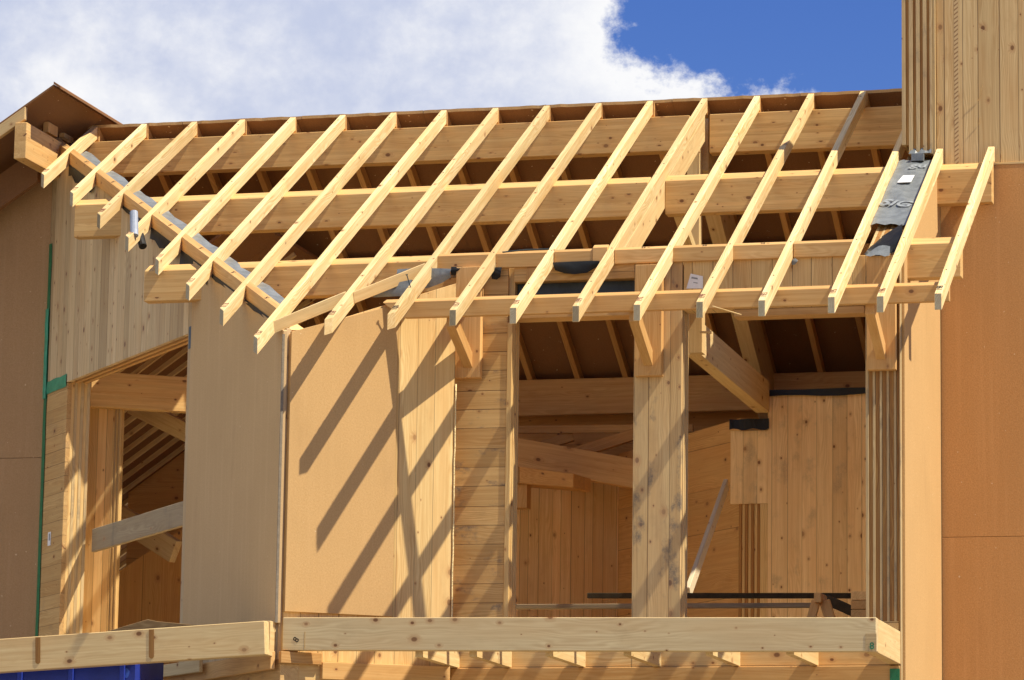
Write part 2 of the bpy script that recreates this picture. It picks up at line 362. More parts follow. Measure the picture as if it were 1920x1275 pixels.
def text(name, s, origin, xd, yd, size, mat, parent, lift=0.002):
    "lettering as a thin mesh lying on a surface"
    cu = D.curves.new(name, 'FONT'); cu.body = s; cu.size = size; cu.align_x = 'CENTER'; cu.align_y = 'CENTER'; cu.offset = size*.02
    to = D.objects.new(name+'_tmp', cu); COL.objects.link(to)
    dg = bpy.context.evaluated_depsgraph_get(); me = D.meshes.new_from_object(to.evaluated_get(dg))
    D.objects.remove(to); D.curves.remove(cu)
    me.name = name; me.materials.clear(); me.materials.append(M[mat])
    o = D.objects.new(name, me); COL.objects.link(o)
    X, Y = V(xd).normalized(), V(yd).normalized(); Z = X.cross(Y)
    mm = Matrix((X, Y, Z)).transposed().to_4x4(); mm.translation = V(origin) + Z*lift
    o.matrix_world = mm; PM[o.name] = mm
    if parent is not None: o.parent = parent; o.matrix_parent_inverse = PM[parent.name].inverted()
    return o
def ray(u, v): return (RT*((u-960)/F) + UP*(-(v-637.5)/F) + _f)
def at_y(u, v, Y): d = ray(u, v); return CAM + d*((Y-CAM.y)/d.y)
def at_x(u, v, X): d = ray(u, v); return CAM + d*((X-CAM.x)/d.x)
def on(u, v, n, c): d = ray(u, v); n = V(n); return CAM + d*((c-n.dot(CAM))/n.dot(d))
def ordinal(n):
    w_ = ['first', 'second', 'third', 'fourth', 'fifth', 'sixth', 'seventh', 'eighth', 'ninth', 'tenth', 'eleventh', 'twelfth', 'thirteenth',
          'fourteenth', 'fifteenth', 'sixteenth', 'seventeenth', 'eighteenth', 'nineteenth', 'twentieth']
    return w_[n-1]

# ------------------------------------------------------------------ setting-out
T = math.tan(math.radians(29.958))       # roof pitch
RY, RZ = 6.0844, 3.507                   # ridge
LOW = 0.164                              # plumb depth of a rafter
SP, RW = 0.625, 0.07
dL, nL = V((-0.6529, 0.7575, 0)), V((-0.7575, -0.6529, 0))   # left (splayed) wall: direction, outward normal
dP, nP = V((0.7575, 0.6529, 0)), V((0.6529, -0.7575, 0))     # short splayed panel right of the corner
PR = V((-4.80, 0.0, 0))                                      # the corner
FY = 1.50                                                    # face of the front wall
def Lw(s, o=0.0, z=0.0): q = PR + dL*s + nL*o; return V((q.x, q.y, z))
def Pw(s, o=0.0, z=0.0): q = PR + dP*s + nP*o; return V((q.x, q.y, z))
ZB = -3.46                                                   # top of the ledgers
GZ = -8.0

# ------------------------------------------------------------------ ground
gg = G(); gg.sheet([[V((-1500, -1500, GZ)), V((1500, -1500, GZ))], [V((-1500, 1500, GZ)), V((1500, 1500, GZ))]])
obj('ground', gg, 'gravel', bevel=0, kind='structure')

# ------------------------------------------------------------------ front rafters
TAILY = {1: .03, 2: .007, 3: .025, 4: 0, 5: .01, 6: -.012, 7: .002, 8: .006, 9: 0, 10: -.061, 11: -.149, 12: -.499, 13: .243,
         14: .945, 15: 1.683, 16: 2.396, 17: 3.118, 18: 3.853, 19: 4.512}
XL = {1: 1.712, 2: 1.155, 3: 0.675}
for i in range(4, 20): XL[i] = -(i-4)*SP
XL[7] = -1.862
STAMP = {1: '198', 2: '196', 3: '195', 4: '193', 5: '199', 6: '192', 7: '199', 8: '159', 9: '157', 10: '100', 11: '159', 12: '157',
         13: '113', 14: '112', 15: '111', 16: '110', 17: '108', 18: '113', 19: '110'}
SIDE = {1: 'free flying rafter outside the gable wall, rightmost of the pale front rafters',
        2: 'pale rafter lying along the right edge of the grey membrane on the wall head',
        3: 'pale rafter along the left edge of the grey membrane strip',
        4: 'pale rafter with a shaded grey upper end, first left of the membrane strip',
        7: 'pale rafter lying against the deep sunlit principal beam',
        10: 'pale rafter with a skewed yellow end, at the right end of the sloping fascia boards',
        11: 'pale rafter with a skewed yellow end, passing between the two sloping fascia boards',
        12: 'longest pale rafter, its tail hanging over the corner of the house',
        19: 'shortest pale rafter, at the far left beside the big beam end'}
rafters = {}
for i in range(1, 20):
    x0 = XL[i] + (random.uniform(-.006, .006) if i > 3 else 0); x1 = x0 + RW
    yt = TAILY[i]; yr = yt
    if i in (10, 11): yr = yt + RW*0.86
    if i >= 12: yr = yt - RW*1.16
    top = 4.06 if i < 3 else RY - 0.004
    z = lambda y, d=0.0: y*T - d
    xs = random.uniform(-.008, .008) if 3 < i != 7 else 0
    lo0, lo1 = V((x0, yt, z(yt))), V((x1, yr, z(yr)))
    hi0, hi1 = V((x0+xs, top, z(top))), V((x1+xs, top, z(top)))
    dn = V((0, 0, -LOW))
    g = G().hexa([lo0, lo1, lo1+dn, lo0+dn, hi0, hi1, hi1+dn, hi0+dn]); g.m[0] = 1
    if i in SIDE: lab = SIDE[i]
    elif i < 10: lab = 'pale sunlit rafter of the open front roof, %s from the right' % ordinal(i)
    else: lab = 'pale rafter with its tail cut short over the splayed wall, %s from the left' % ordinal(20-i)
    o = obj('rafter', g, ['rafter', 'rafter' if i in (10, 11) else 'tail_end'], (0, 1, T), (0, -T, 1), lo0, None, 0.004, label=lab, cat='rafter', group='open front roof rafters')
    rafters[i] = o
    up = V((0, 1, T)).normalized(); c = (lo0+lo1)/2 + up*(0.15 if i < 12 else 0.12)
    text('stamped_number', STAMP[i], c, up, (-1, 0, 0), 0.085, 'ink' if i not in (1, 10) else 'ink_dark', o)
    # nail heads over the bearers
    for yy in ([0.62, 1.5] if i < 10 else []) + [3.95, 5.9]:
        if yy > top or yy < yt: continue
        p = V((x0+0.035+random.uniform(-.008, .008), yy, yy*T)); n = V((0, -T, 1)).normalized()
        obj('nail', G().obox(p-up*.009-V((.007, 0, 0)), V((.014, 0, 0)), up*.018, n*.002), 'ink_dark', parent=o, bevel=0)

# ------------------------------------------------------------------ purlins
def purlin(x0, x1, y0, wd, hh, mat, label, back=False, grp='roof purlins', chamf=0.0):
    "front top edge at y0 on the underside plane of the rafters, top planed to the roof pitch"
    if not back:
        zf = y0*T - LOW + .003
        prof = [V((x0, y0, zf)), V((x0, y0+wd, zf+wd*T)), V((x0, y0+wd, zf-hh)), V((x0, y0, zf-hh))]
    else:
        zf = (2*RY-y0)*T - LOW + .003
        prof = [V((x0, y0, zf)), V((x0, y0-wd, zf+wd*T)), V((x0, y0-wd, zf-hh)), V((x0, y0, zf-hh))]
    return obj('purlin', G().prism(prof, (x1-x0, 0, 0)), mat, (1, 0, 0), bevel=.006, label=label, cat='beam', group=grp)
purlin(-8.68, -1.985, 3.84, .16, .375, 'glulam', 'long glued purlin at mid slope, left part with its end poking through the splayed wall')
purlin(-1.797, 1.775, 3.86, .16, .375, 'glulam', 'right mid slope purlin whose end sticks out before the brown wall')
purlin(-7.02, -3.42, 1.745, .16, .33, 'glulam', 'short lower glued purlin over the corner, its left end poking through the splayed wall')
purlin(1.16, 1.73, 1.745, .16, .35, 'glulam', 'short lower purlin stub sticking out to the right of the gable wall')
for x0, x1, lab in ((-9.62, -1.985, 'ridge beam under the roof edge, long left part'), (-1.75, .80, 'ridge beam under the roof edge, right part ending at the tower')):
    y0 = 5.98; zt = y0*T - LOW + .006
    obj('ridge_beam', G().box(x0, x1, y0, y0+.18, zt-.41 if x0 < -5 else zt-.455, zt), 'glulam', bevel=.006, label=lab, cat='beam', group='ridge beams')
purlin(-9.4, .80, 10.42, .16, .37, 'block', 'rear eaves beam low behind the opening, carrying the dark rear rafters', True, 'rear beams')
purlin(-9.4, .80, 8.33, .16, .34, 'rafter_dark', 'rear mid slope beam in the dark roof space', True, 'rear beams')

# deep principal rafters, king post, strut
def principal(back, depth):
    f = (lambda y: y*T) if not back else (lambda y: (2*RY-y)*T)
    ya, yb = (1.9, 5.97) if not back else (10.6, 6.17)
    x0, x1 = -1.98, -1.80
    P_ = [V((x0, ya, f(ya)-LOW-.004)), V((x0, yb, f(yb)-LOW-.004)), V((x0, yb, f(yb)-LOW-depth)), V((x0, ya, f(ya)-LOW-depth))]
    return G().prism(P_, (x1-x0, 0, 0))
obj('principal_rafter', principal(False, .31), 'beam', (0, 1, T), (0, -T, 1), bevel=.005, label='deep sunlit principal beam sloping up under the front rafters', cat='beam')
obj('principal_rafter', principal(True, .62), 'beam', (0, 1, -T), (0, T, 1), bevel=.005, label='deep shaded principal beam sloping down the rear roof seen through right opening', cat='beam')
timber('king_post', (-1.935, 6.05, 3.0), (-1.935, 6.05, .6), .15, .16, 'beam', 'upright post under the ridge beside the deep principal', 'post', up=(0, 1, 0))
timber('strut', (-1.89, 5.9, 1.55), (-1.89, 4.6, 2.10), .1, .12, 'beam', 'short strut between the king post and the deep principal', 'strut')

# ------------------------------------------------------------------ blocking pieces
def block_front(xa, xb, y0, d_up, hh, th, label, mark=None):
    zf = y0*T + d_up
    g = G().prism([V((xa, y0, zf)), V((xa, y0+th, zf+th*T)), V((xa, y0+th, zf-hh)), V((xa, y0, zf-hh))], (xb-xa, 0, 0))
    o = obj('blocking', g, 'block', bevel=.003, label=label, cat='blocking', group='blocking over the front wall')
    if mark:
        s = V((0, 1, T)).normalized()
        text('pencil_mark', mark, V(((xa+xb)/2 + .05, y0+th/2, zf+th/2*T)), (1, 0, 0), s, .05, 'ink_dark', o)
marks = {4: '25 ~', 5: '55', 6: '25 ~'}
for i in range(3, 10):
    xa, xb = XL[i+1]+RW+.002, XL[i]-.002
    if i == 7: xa = XL[8]+RW+.002; xb = XL[7]-.16
    block_front(xa, xb, 1.46, -.004, .145, .06, 'short block on the front wall between the %s and %s rafters from the right' % (ordinal(i), ordinal(i+1)), marks.get(i))
block_front(XL[7]-.158, XL[7]-.002, 1.455, .03, .19, .07, 'short taller block at the foot of the deep principal')
def y_plate(x): s = (PR.x + .03*nL.x - x)/.6529; return PR.y + .03*nL.y + .7575*s
for i in range(12, 20):
    xa = XL[i+1]+RW+.002 if i < 19 else -9.69
    xb = XL[i]-.002 if True else 0
    pts = []
    for xx in (xa, xb):
        y = y_plate(xx); zt = y*T
        pts += [V((xx, y, zt)), V((xx, y+.115, zt+.115*T)), V((xx, y+.115, zt-.15)), V((xx, y, zt-.15))]
    lab = 'block on the sloping head of the splayed wall, %s counted upward from the corner' % ordinal(i-11) if i < 19 else 'topmost block on the splayed wall head, touching the big beam end'
    o = obj('blocking', G().hexa(pts), 'block', pts[0]-pts[4], bevel=.003, label=lab, cat='blocking', group='blocking on the splayed wall')
    e = (pts[4]-pts[0]).normalized(); mid = (pts[0]+pts[1]+pts[4]+pts[5])/4
    text('pencil_mark', '55', mid + e*.15, e, V((0, 1, T)).normalized(), .06, 'ink_dark', o)
# sloping fascia boards at the corner
for (a0, b0, c0, d0, lab) in (((-4.944, -.127, -.092), (-4.944, -.075, -.205), (-4.375, .525, .316), (-4.375, .575, .20), 'sloping fascia board at the corner, lower left of the pair, with a brown knot'),
                              ((-4.303, .556, .314), (-4.303, .60, .205), (-3.752, 1.248, .723), (-3.752, 1.29, .61), 'sloping fascia board at the corner, upper right of the pair')):
    a0, b0, c0, d0 = map(V, (a0, b0, c0, d0)); tk = V((-.012, .035, .012))
    obj('fascia_board', G().hexa([a0, a0+tk, b0+tk, b0, c0, c0+tk, d0+tk, d0]), 'beam', c0-a0, bevel=.002, label=lab, cat='board', group='sloping fascia boards')

# eaves board and its three brackets
y0 = .655; zt = y0*T - LOW + .003
EV = [V((0, y0, zt)), V((0, y0+.075, zt+.075*T)), V((0, y0+.075, zt-.165)), V((0, y0, zt-.165))]
L_ = [q + V((-4.02 + (0.03 if k in (2, 3) else 0) + (.02 if k in (1, 2) else 0), 0, 0)) for k, q in enumerate(EV)]
L_[2].x += .19; L_[3].x += .19
R_ = [q + V((1.765, 0, 0)) for q in EV]; R_[2].x += -.0; R_[3].x += -.0
obj('eaves_board', G().hexa(L_ + R_), 'block', bevel=.004, label='long straight board running under the rafter tails above the openings', cat='board')
BR = [(-3.455, -3.185, -.46, .70, 'left', 'wall of cross boards'), (-1.555, -1.275, -.49, .66, 'middle', 'wide stained post'), (.83, 1.12, -.49, .67, 'right', 'striped gable wall end')]
for xa, xb, za, zb_, nm, wh in BR:
    e = empty('bracket', ((xa+xb)/2, FY, za), 'timber bracket with a slanting strut, fixed to the %s' % wh, 'bracket', 'brackets under the eaves board')
    obj('back_board', G().prism([V((xa, FY-.003, za)), V((xa, FY-.105, za)), V((xa, FY-.105, zb_)), V((xa, FY-.003, zb_))], (xb-xa, 0, 0)), 'block', (0, 0, 1), (0, -1, 0), parent=e, bevel=.004)
    xm = xa + .085
    a = V((xm+.055, FY-.105, za+.10)); bt = V((xm+.055, .735, .055))
    d = (bt-a)
    g = G().prism([a+V((-.045, 0, 0)), a+V((-.045, 0, .16)), bt+V((-.045, 0, .05)), bt+V((-.045, -.02, -.10))], (.095, 0, 0))
    obj('strut', g, 'block', d, parent=e, bevel=.004)

# ------------------------------------------------------------------ splayed left wall
def prism_wall(name, pts2, thick, outw, mat, label, cat, f, xd, zh, o=0.0, parent=None, bevel=.003, group=None):
    pts = [f(s, o, z) for s, z in pts2]
    return obj(name, G().prism(pts, -V(outw)*thick), mat, xd, zh, f(pts2[0][0], o, pts2[0][1]), parent, bevel, label=label, cat=cat, group=group)
def rzL(s, d): return (PR.y + .7575*s)*T - d
def rzP(s, d): return (PR.y + .6529*s)*T - d
TH = .29
gw = empty('gable_wall', Lw(3.7, 0, ZB), 'splayed solid timber wall with pale upright boards and a big opening below', 'wall')
prism_wall('board_face', [(2.83, .22), (7.6, .22), (7.6, rzL(7.6, .155)), (2.83, rzL(2.83, .155))], .055, nL, 'clt_gable', None, None, Lw, (0, 0, 1), nL, 0, gw)
prism_wall('board_face', [(.06, ZB), (2.83, ZB), (2.83, rzL(2.83, .155)), (.06, rzL(.06, .155))], .055, nL, 'clt_gable', None, None, Lw, (0, 0, 1), nL, 0, gw)
lam = (('lam_bright', 'lam_end'), )
def layers(name, make, n, total, parent, first=0, prot=.004):
    pass
# lintel layers (seen from below) behind the face
g = G(); off = .055; nl = 5; th = (TH-.055)/nl
for k in range(nl):
    o0 = -(off + k*th); dz = .018 if k % 2 == 0 else 0.0
    p = [Lw(2.83, o0, .22+dz), Lw(6.745, o0, .22+dz), Lw(6.745, o0, 1.0), Lw(2.83, o0, 1.0)]
    g.prism(p, -nL*(th-.001), 0 if k % 2 else 1)
obj('lintel_layers', g, ['block', 'lam_end'], dL, nL, parent=gw, bevel=.002)
g = G()
g.prism([Lw(2.83, -.056, 1.0), Lw(7.6, -.056, 1.0), Lw(7.6, -.056, rzL(7.6, .16)), Lw(2.83, -.056, rzL(2.83, .16))], -nL*(TH-.056))
g.prism([Lw(.2, -.056, ZB), Lw(2.83, -.056, ZB), Lw(2.83, -.056, 1.0), Lw(.2, -.056, rzL(.2, .2))], -nL*(TH-.056))
obj('inner_core', g, 'clt_in', (0, 0, 1), nL, parent=gw, bevel=0)
prism_wall('jamb_face', [(6.745, ZB), (7.6, ZB), (7.6, .214), (6.745, .214)], .055, nL, 'clt_jamb', None, None, Lw, dL, nL, -.002, gw)
g = G(); nl = 6; th = (TH-.057)/nl
for k in range(nl):
    o0 = -(.057 + k*th); ds = .004 if k % 2 == 0 else 0.0
    g.prism([Lw(6.745+ds, o0, ZB), Lw(7.6, o0, ZB), Lw(7.6, o0, .98), Lw(6.745+ds, o0, .98)], -nL*(th-.001), k % 2)
obj('jamb_layers', g, ['lam_bright', 'lam_long'], (0, 0, 1), nL, parent=gw, bevel=.002)

cp = empty('corner_cladding', Lw(1.3, .04, ZB), 'shaded grey brown fibreboard sheet on the splayed wall left of the corner', 'cladding')
prism_wall('fibreboard', [(.02, -3.10), (2.62, -3.10), (2.62, rzL(2.62, .17)), (.02, rzL(.02, .17))], .045, nL, 'fibre_grey', None, None, Lw, (0, 0, 1), nL, .047, cp)
timber('corner_strip', Lw(.004, .052, -3.10), Lw(.004, .052, rzL(0, .2)), .012, .026, 'strip_grey', parent=cp, up=nL, bevel=0)
obj('tape_patch', G().prism([Lw(2.63, .001, .05), Lw(2.80, .001, .05), Lw(2.80, .001, .29), Lw(2.63, .001, .29)], nL*.004), 'tape_blue', bevel=0,
    label='blue grey tape patch at the right end of the lintel', cat='tape')
# green tape
def band(pts, name, mat, label, grp=None):
    g = G(); g.prism(pts, nL*.006); return obj(name, g, mat, bevel=0, label=label, cat='tape', group=grp)
wig = lambda: random.uniform(-.008, .008)
zs = [-3.3 + k*.23 for k in range(24)]; zs = [q for q in zs if q < 2.45]
sj = [7.52 + wig() for _ in zs]
g = G(); rows = [[Lw(s-.06+wig()*.5, .008, z), Lw(s, .016, z), Lw(s+.06+wig()*.5, .006, z)] for s, z in zip(sj, zs)]
g.sheet(rows); tp = obj('tape', g, 'tape', bevel=0, smooth=True, label='long dark green tape running down the left edge of the splayed wall', cat='tape')
rows = [[Lw(7.46+wig(), .02, z), Lw(7.50, .035+wig(), z), Lw(7.58+wig(), .02, z)] for z in [.12+.09*k for k in range(13)]]
obj('tape', G().sheet(rows), 'tape_pale', bevel=0, smooth=True, label='loose brighter green tape flap on the left edge above the lintel', cat='tape')
rows = [[Lw(6.76+.12*k, .008, .165+wig()), Lw(6.76+.12*k, .014, .24), Lw(6.76+.12*k, .008, .315+wig())] for k in range(7)]
obj('tape', G().sheet(rows), 'tape_pale', bevel=0, smooth=True, label='short level strip of pale green tape at the left end of the lintel', cat='tape')
lb = obj('paper_label', G().prism([Lw(7.14, .001, -1.66), Lw(7.24, .001, -1.66), Lw(7.24, .001, -1.50), Lw(7.14, .001, -1.50)], nL*.003), 'paper', bevel=0,
         label='small white label on the left jamb beside the green tape', cat='label')
obj('print_lines', G().prism([Lw(7.16, .006, -1.60), Lw(7.20, .006, -1.60), Lw(7.20, .006, -1.52), Lw(7.16, .006, -1.52)], nL*.001), 'paper_print', parent=lb, bevel=0)

# ------------------------------------------------------------------ splayed panel right of the corner
pw = empty('splayed_wall', Pw(.9, 0, ZB), 'narrow splayed timber wall right of the corner with long shadows', 'wall')
prism_wall('upright_boards', [(.03, ZB), (1.866, ZB), (1.866, rzP(1.866, .20)), (.03, rzP(.03, .20))], .10, nP, 'clt_v', None, None, Pw, (0, 0, 1), nP, -.03, pw)
prism_wall('inner_core', [(.2, ZB), (1.86, ZB), (1.86, rzP(1.866, .22)), (.2, rzP(.2, .22))], .15, nP, 'clt_in', None, None, Pw, (0, 0, 1), nP, -.131, pw, bevel=0)
prism_wall('fibreboard', [(.03, -2.985), (1.20, -2.975), (1.20, rzP(1.20, .23)), (.03, rzP(.03, .18))], .035, nP, 'fibre', None, None, Pw, (0, 0, 1), nP, .008, pw)
prism_wall('insulation_edge', [(1.201, -2.975), (1.222, -2.975), (1.222, rzP(1.2, .23)), (1.201, rzP(1.2, .23))], 0.034, nP, 'lam_bright', None, None, Pw, (0, 0, 1), nP, .005, pw, bevel=0)
g = G()                                                   # foam bead in the inner corner
pts = [Pw(1.872+random.uniform(-.003, .003), -.02, -3.3+.11*k) for k in range(26)]
g.tube(pts, .009, 6); obj('foam_bead', g, 'foam', bevel=0, smooth=True, label='thin yellow foam bead in the inner corner beside the cross boards', cat='sealant')

# ------------------------------------------------------------------ front wall
def clt_edge_x(name, x0, x1, y0, y1, z0, z1, n, parent, mats=('lam_bright', 'lam_end'), facing='x', first=0, rec=.006):
    "layers side by side along Y, their edges seen on the +X side"
    g = G(); th = (y1-y0)/n
    for k in range(n):
        r = rec if (k+first) % 2 else 0
        g.box(x0, x1-r, y0+k*th, y0+(k+1)*th-.001, z0, z1, (k+first) % 2)
    return obj(name, g, list(mats), (0, 0, 1), (1, 0, 0), parent=parent, bevel=.002)
HZ = .70                                                  # head of the wall
pier = empty('pier', (-3.2, FY, ZB), 'wall pier of stained cross boards between the splayed panel and the opening', 'wall')
obj('cross_boards', G().box(-3.62, -2.925, FY, FY+.055, ZB, HZ), 'clt_h', (1, 0, 0), (0, -1, 0), parent=pier)
clt_edge_x('edge_layers', -3.62, -2.865, FY+.056, FY+TH, ZB, HZ, 6, pier, ('lam_bright', 'lam_long'))
obj('edge_strip', G().box(-2.924, -2.872, FY-.012, FY+.055, ZB, .12), 'lam_bright', (0, 0, 1), parent=pier)
post = empty('post', (-1.3, FY, ZB), 'wide stained timber post between the two openings', 'post')
obj('upright_boards', G().box(-1.575, -1.085, FY, FY+.055, ZB, HZ), 'clt_post', (0, 0, 1), (0, -1, 0), parent=post)
clt_edge_x('edge_layers', -1.572, -1.075, FY+.056, FY+TH+.03, ZB, HZ, 6, post, ('lam_long', 'lam_bright'))
obj('edge_strip', G().box(-1.584, -1.5755, FY-.002, FY+.05, ZB, HZ), 'lam_long', (0, 0, 1), parent=post, bevel=.001)
hd = empty('lintel', (-2.2, FY, .2), 'boarded lintel over the left opening with a dark steel slot', 'lintel')
obj('upper_boards', G().box(-2.864, -1.586, FY, FY+.26, .545, HZ), 'clt_h', (1, 0, 0), (0, -1, 0), parent=hd)
obj('lower_beam', G().box(-2.864, -1.586, FY, FY+.26, .16, .40), 'block', (1, 0, 0), parent=hd)
obj('end_piece', G().box(-2.73, -2.58, FY-.018, FY-.001, .555, .69), 'block', (0, 0, 1), parent=hd)
obj('steel_beam', G().box(-2.86, -1.59, FY+.14, FY+.2, .38, .56).box(-2.86, -1.59, FY+.04, FY+.14, .385, .40), 'steel', parent=hd, bevel=.002)
hr = empty('lintel', (0, FY, .2), 'boarded lintel over the right opening with upright boards', 'lintel')
obj('upright_boards', G().box(-1.07, .80, FY, FY+.2, .19, HZ), 'clt_v', (0, 0, 1), (0, -1, 0), parent=hr)
obj('soffit_strip', G().box(-.55, .79, FY+.01, FY+.24, .11, .186), 'block', parent=hr)

# gable wall on the right: striped end, outside sheet
TY = 4.05
sw = empty('end_wall', (.97, FY, ZB), 'thick end wall at the right with striped layered front edge and sunlit outside sheet', 'wall')
xs = [.80, .832, .872, .898, .942, .968, 1.012, 1.038, 1.084, 1.110, 1.141]
prof = lambda x, d0, d1, zt0=LOW+.004: [V((x, FY+d0, -3.3)), V((x, TY+.3, -3.3)), V((x, TY+.3, (TY+.3)*T-zt0)), V((x, FY+d0, (FY+d0)*T-zt0))]
for mi, nm in ((0, 'long_layers'), (1, 'cross_layers')):
    g = G()
    for k in range(mi, 10, 2):
        g.prism(prof(xs[k], .0 if mi == 0 else .007, 0), (xs[k+1]-xs[k]-.0012, 0, 0))
    obj(nm, g, 'lam_long' if mi == 0 else 'lam_end', (0, 0, 1), (0, -1, 0), parent=sw, bevel=.002)
obj('outer_sheet', G().prism([V((1.158, FY+.06, GZ)), V((1.158, TY, GZ)), V((1.158, TY, TY*T-LOW)), V((1.158, FY+.06, (FY+.06)*T-LOW))], (.03, 0, 0)), 'fibre', (0, 0, 1), (1, 0, 0), parent=sw)
obj('inner_boards', G().box(.80, 1.14, 6.0, 10.6, -3.5, 2.27), 'clt_pink', (0, 0, 1), (-1, 0, 0), parent=sw, bevel=0)  # unseen wall cut short; the gap is added to let sun onto the floor
obj('cover_strip', G().box(1.146, 1.157, FY-.03, FY+.3, GZ, .70), 'lam_long', (0, 0, 1), (0, -1, 0), parent=sw, bevel=.001)

# tower beyond: boarded upper wall, brown sheet below
tw = empty('tower', (1.6, 4.1, GZ), 'tall boarded wall rising above the roof at the upper right', 'wall')
obj('upright_boards', G().box(1.150, 4.5, 4.10, 4.2, 2.17, 4.64), 'clt_tower', (0, 0, 1), (0, -1, 0), parent=tw)
xt = [.785, .825, .862, .905, .940, .980, 1.015, 1.055, 1.088, 1.118]
g = G()
for k in range(9):
    g.box(xt[k], xt[k+1]-.001, 4.02+(.014 if k % 2 else 0), 9.5, 2.39 if k < 2 else 2.28, 4.64, k % 2)
obj('edge_layers', g, ['lam_long', 'lam_end'], (0, 0, 1), (0, -1, 0), parent=tw, bevel=.002)
obj('edge_cover', G().box(1.121, 1.145, 4.03, 4.3, 2.26, 4.64), 'lam_long', (0, 0, 1), (0, -1, 0), parent=tw, bevel=.001)
obj('grooved_strip', G().box(1.345, 1.388, 4.0985, 4.099, 2.172, 4.63), 'hatch', (0, 0, 1), (0, -1, 0), parent=tw, bevel=0)
obj('sill_strip', G().box(1.19, 4.5, 4.085, 4.2, 2.145, 2.168), 'beam', parent=tw, bevel=.002)
obj('fibreboard', G().box(1.19, 4.5, 4.09, 4.2, -1.872, 2.143), 'fibre_right', (0, 0, 1), (0, -1, 0), parent=tw, bevel=.003)
obj('fibreboard', G().box(1.19, 4.5, 4.09, 4.2, GZ, -1.876), 'fibre_right', (0, 0, 1), (0, -1, 0), parent=tw, bevel=.003)
g = G()
p = V((1.60, 4.098, 2.86)); g.hexa([p, p+V((.006, 0, 0)), p+V((.006, -.006, 0)), p+V((0, -.006, 0)), p+V((.055, -.03, .17)), p+V((.061, -.03, .17)), p+V((.061, -.036, .17)), p+V((.055, -.036, .17))])
p = V((1.605, 4.098, 2.60)); g.hexa([p, p+V((.006, 0, 0)), p+V((.006, -.006, 0)), p+V((0, -.006, 0)), p+V((.012, -.02, .07)), p+V((.018, -.02, .07)), p+V((.018, -.026, .07)), p+V((.012, -.026, .07))])
obj('splinter', g, 'lam_bright', (0, 0, 1), parent=tw, bevel=0)

# membrane on the wall head between the second and third rafters
def roofp(x, y, d=0.0): return V((x, y, y*T - d))
rows = []
for k in range(15):
    y = 2.16 + (4.02-2.16)*k/14
    rows.append([roofp(.75 + .40*j/8, y + (.03*math.sin(j*1.7) if k == 0 else 0) + (0.02*math.sin(j*2.2) if k == 14 else 0),
                       .105 - .010*math.sin(k*.9+j*.8) - .006*random.random()) for j in range(9)])
mb = obj('membrane_strip', G().sheet(rows), 'membrane', (1, 0, 0), V((0, -T, 1)), bevel=0, smooth=True,
         label='grey membrane strip with pale lettering on the sloping head of the end wall', cat='membrane')
sl = V((0, 1, T)).normalized()
text('lettering', 'SIG', roofp(.935, 2.70, .086), V((1, 0, 0))*.95 + sl*-.38, sl + V((.3, 0, 0)), .25, 'print', mb, .004)
text('lettering', 'gu', roofp(1.0, 3.80, .086), V((1, 0, 0)) + sl*-.15, sl, .20, 'print', mb, .004)
obj('sticker', G().prism([roofp(.845, 3.30, .083), roofp(.99, 3.30, .083), roofp(1.0, 3.50, .083), roofp(.875, 3.50, .083)], V((0, -.002, .004))), 'paper', bevel=0, parent=mb)
tl, bl = [(1640, 452), (1650, 445), (1660, 439), (1672, 431), (1684, 424), (1692, 420)], [(1620, 477), (1632, 479), (1646, 481), (1660, 484), (1674, 480), (1690, 470)]
rows = []
for k in range(6):
    f = k/5
    rows.append([at_y(a[0]+(c[0]-a[0])*f, a[1]+(c[1]-a[1])*f, 2.0-.5*f-.09*math.sin(f*3.1)+.05*math.sin(j*2.1+k*1.3)) for j, (a, c) in enumerate(zip(tl, bl))])
obj('membrane_flap', G().sheet(rows), 'membrane_dark', (1, 0, 0), bevel=0, smooth=True, label='crumpled black membrane hanging over the front of the end wall head', cat='membrane')
rows = [[at_y(1623+9*j, 479+2*math.sin(j*1.9), 1.36) if k == 0 else at_y(1634+7*j, 470-2*j-5*math.sin(j*.7), 1.44) for j in range(6)] for k in range(2)]
obj('membrane_scrap', G().sheet(rows), 'membrane', bevel=0, smooth=True, label='pale folded membrane corner above the right bracket', cat='membrane')
rows = [[roofp(.86+.035*j, 4.0+.03*k, .05-.05*k*abs(math.sin(j*1.1))-.03) for j in range(8)] for k in range(2)]
g = G().sheet(rows); g.box(.90, 1.03, 3.93, 4.01, 2.19, 2.27)
obj('membrane_scrap', g, 'membrane', bevel=0, label='torn grey membrane at the foot of the tower edge', cat='membrane')

# membrane under the blocking, flaps, labels
def flap(name, uvs, mat, label, y=None, cat='membrane', wave=.02):
    "uvs: list of (top u,v, bottom u,v) strips hanging at depth y"
    rows = [[], [], []]
    for k, (a, b_, c, d) in enumerate(uvs):
        p, q = at_y(a, b_, y), at_y(c, d, y)
        mid = (p+q)/2 + V((0, -wave*(1+math.sin(k*1.8)), 0))
        rows[0].append(p); rows[1].append(mid); rows[2].append(q + V((0, wave*math.sin(k*2.3), 0)))
    return obj(name, G().sheet(rows), mat, bevel=0, smooth=True, label=label, cat=cat)
flap('membrane_flap', [(1036, 492, 1041, 507), (1058, 491, 1058, 512), (1080, 490, 1078, 515), (1105, 489, 1100, 511), (1124, 489, 1126, 496)], 'membrane_dark',
     'sagging black membrane flap under the block above the left opening', 1.44)
flap('membrane_flap', [(745, 505, 742, 545), (775, 503, 775, 543), (800, 503, 806, 540), (825, 503, 828, 530), (846, 504, 845, 520)], 'membrane',
     'shiny grey membrane flap above the splayed panel', 1.25)
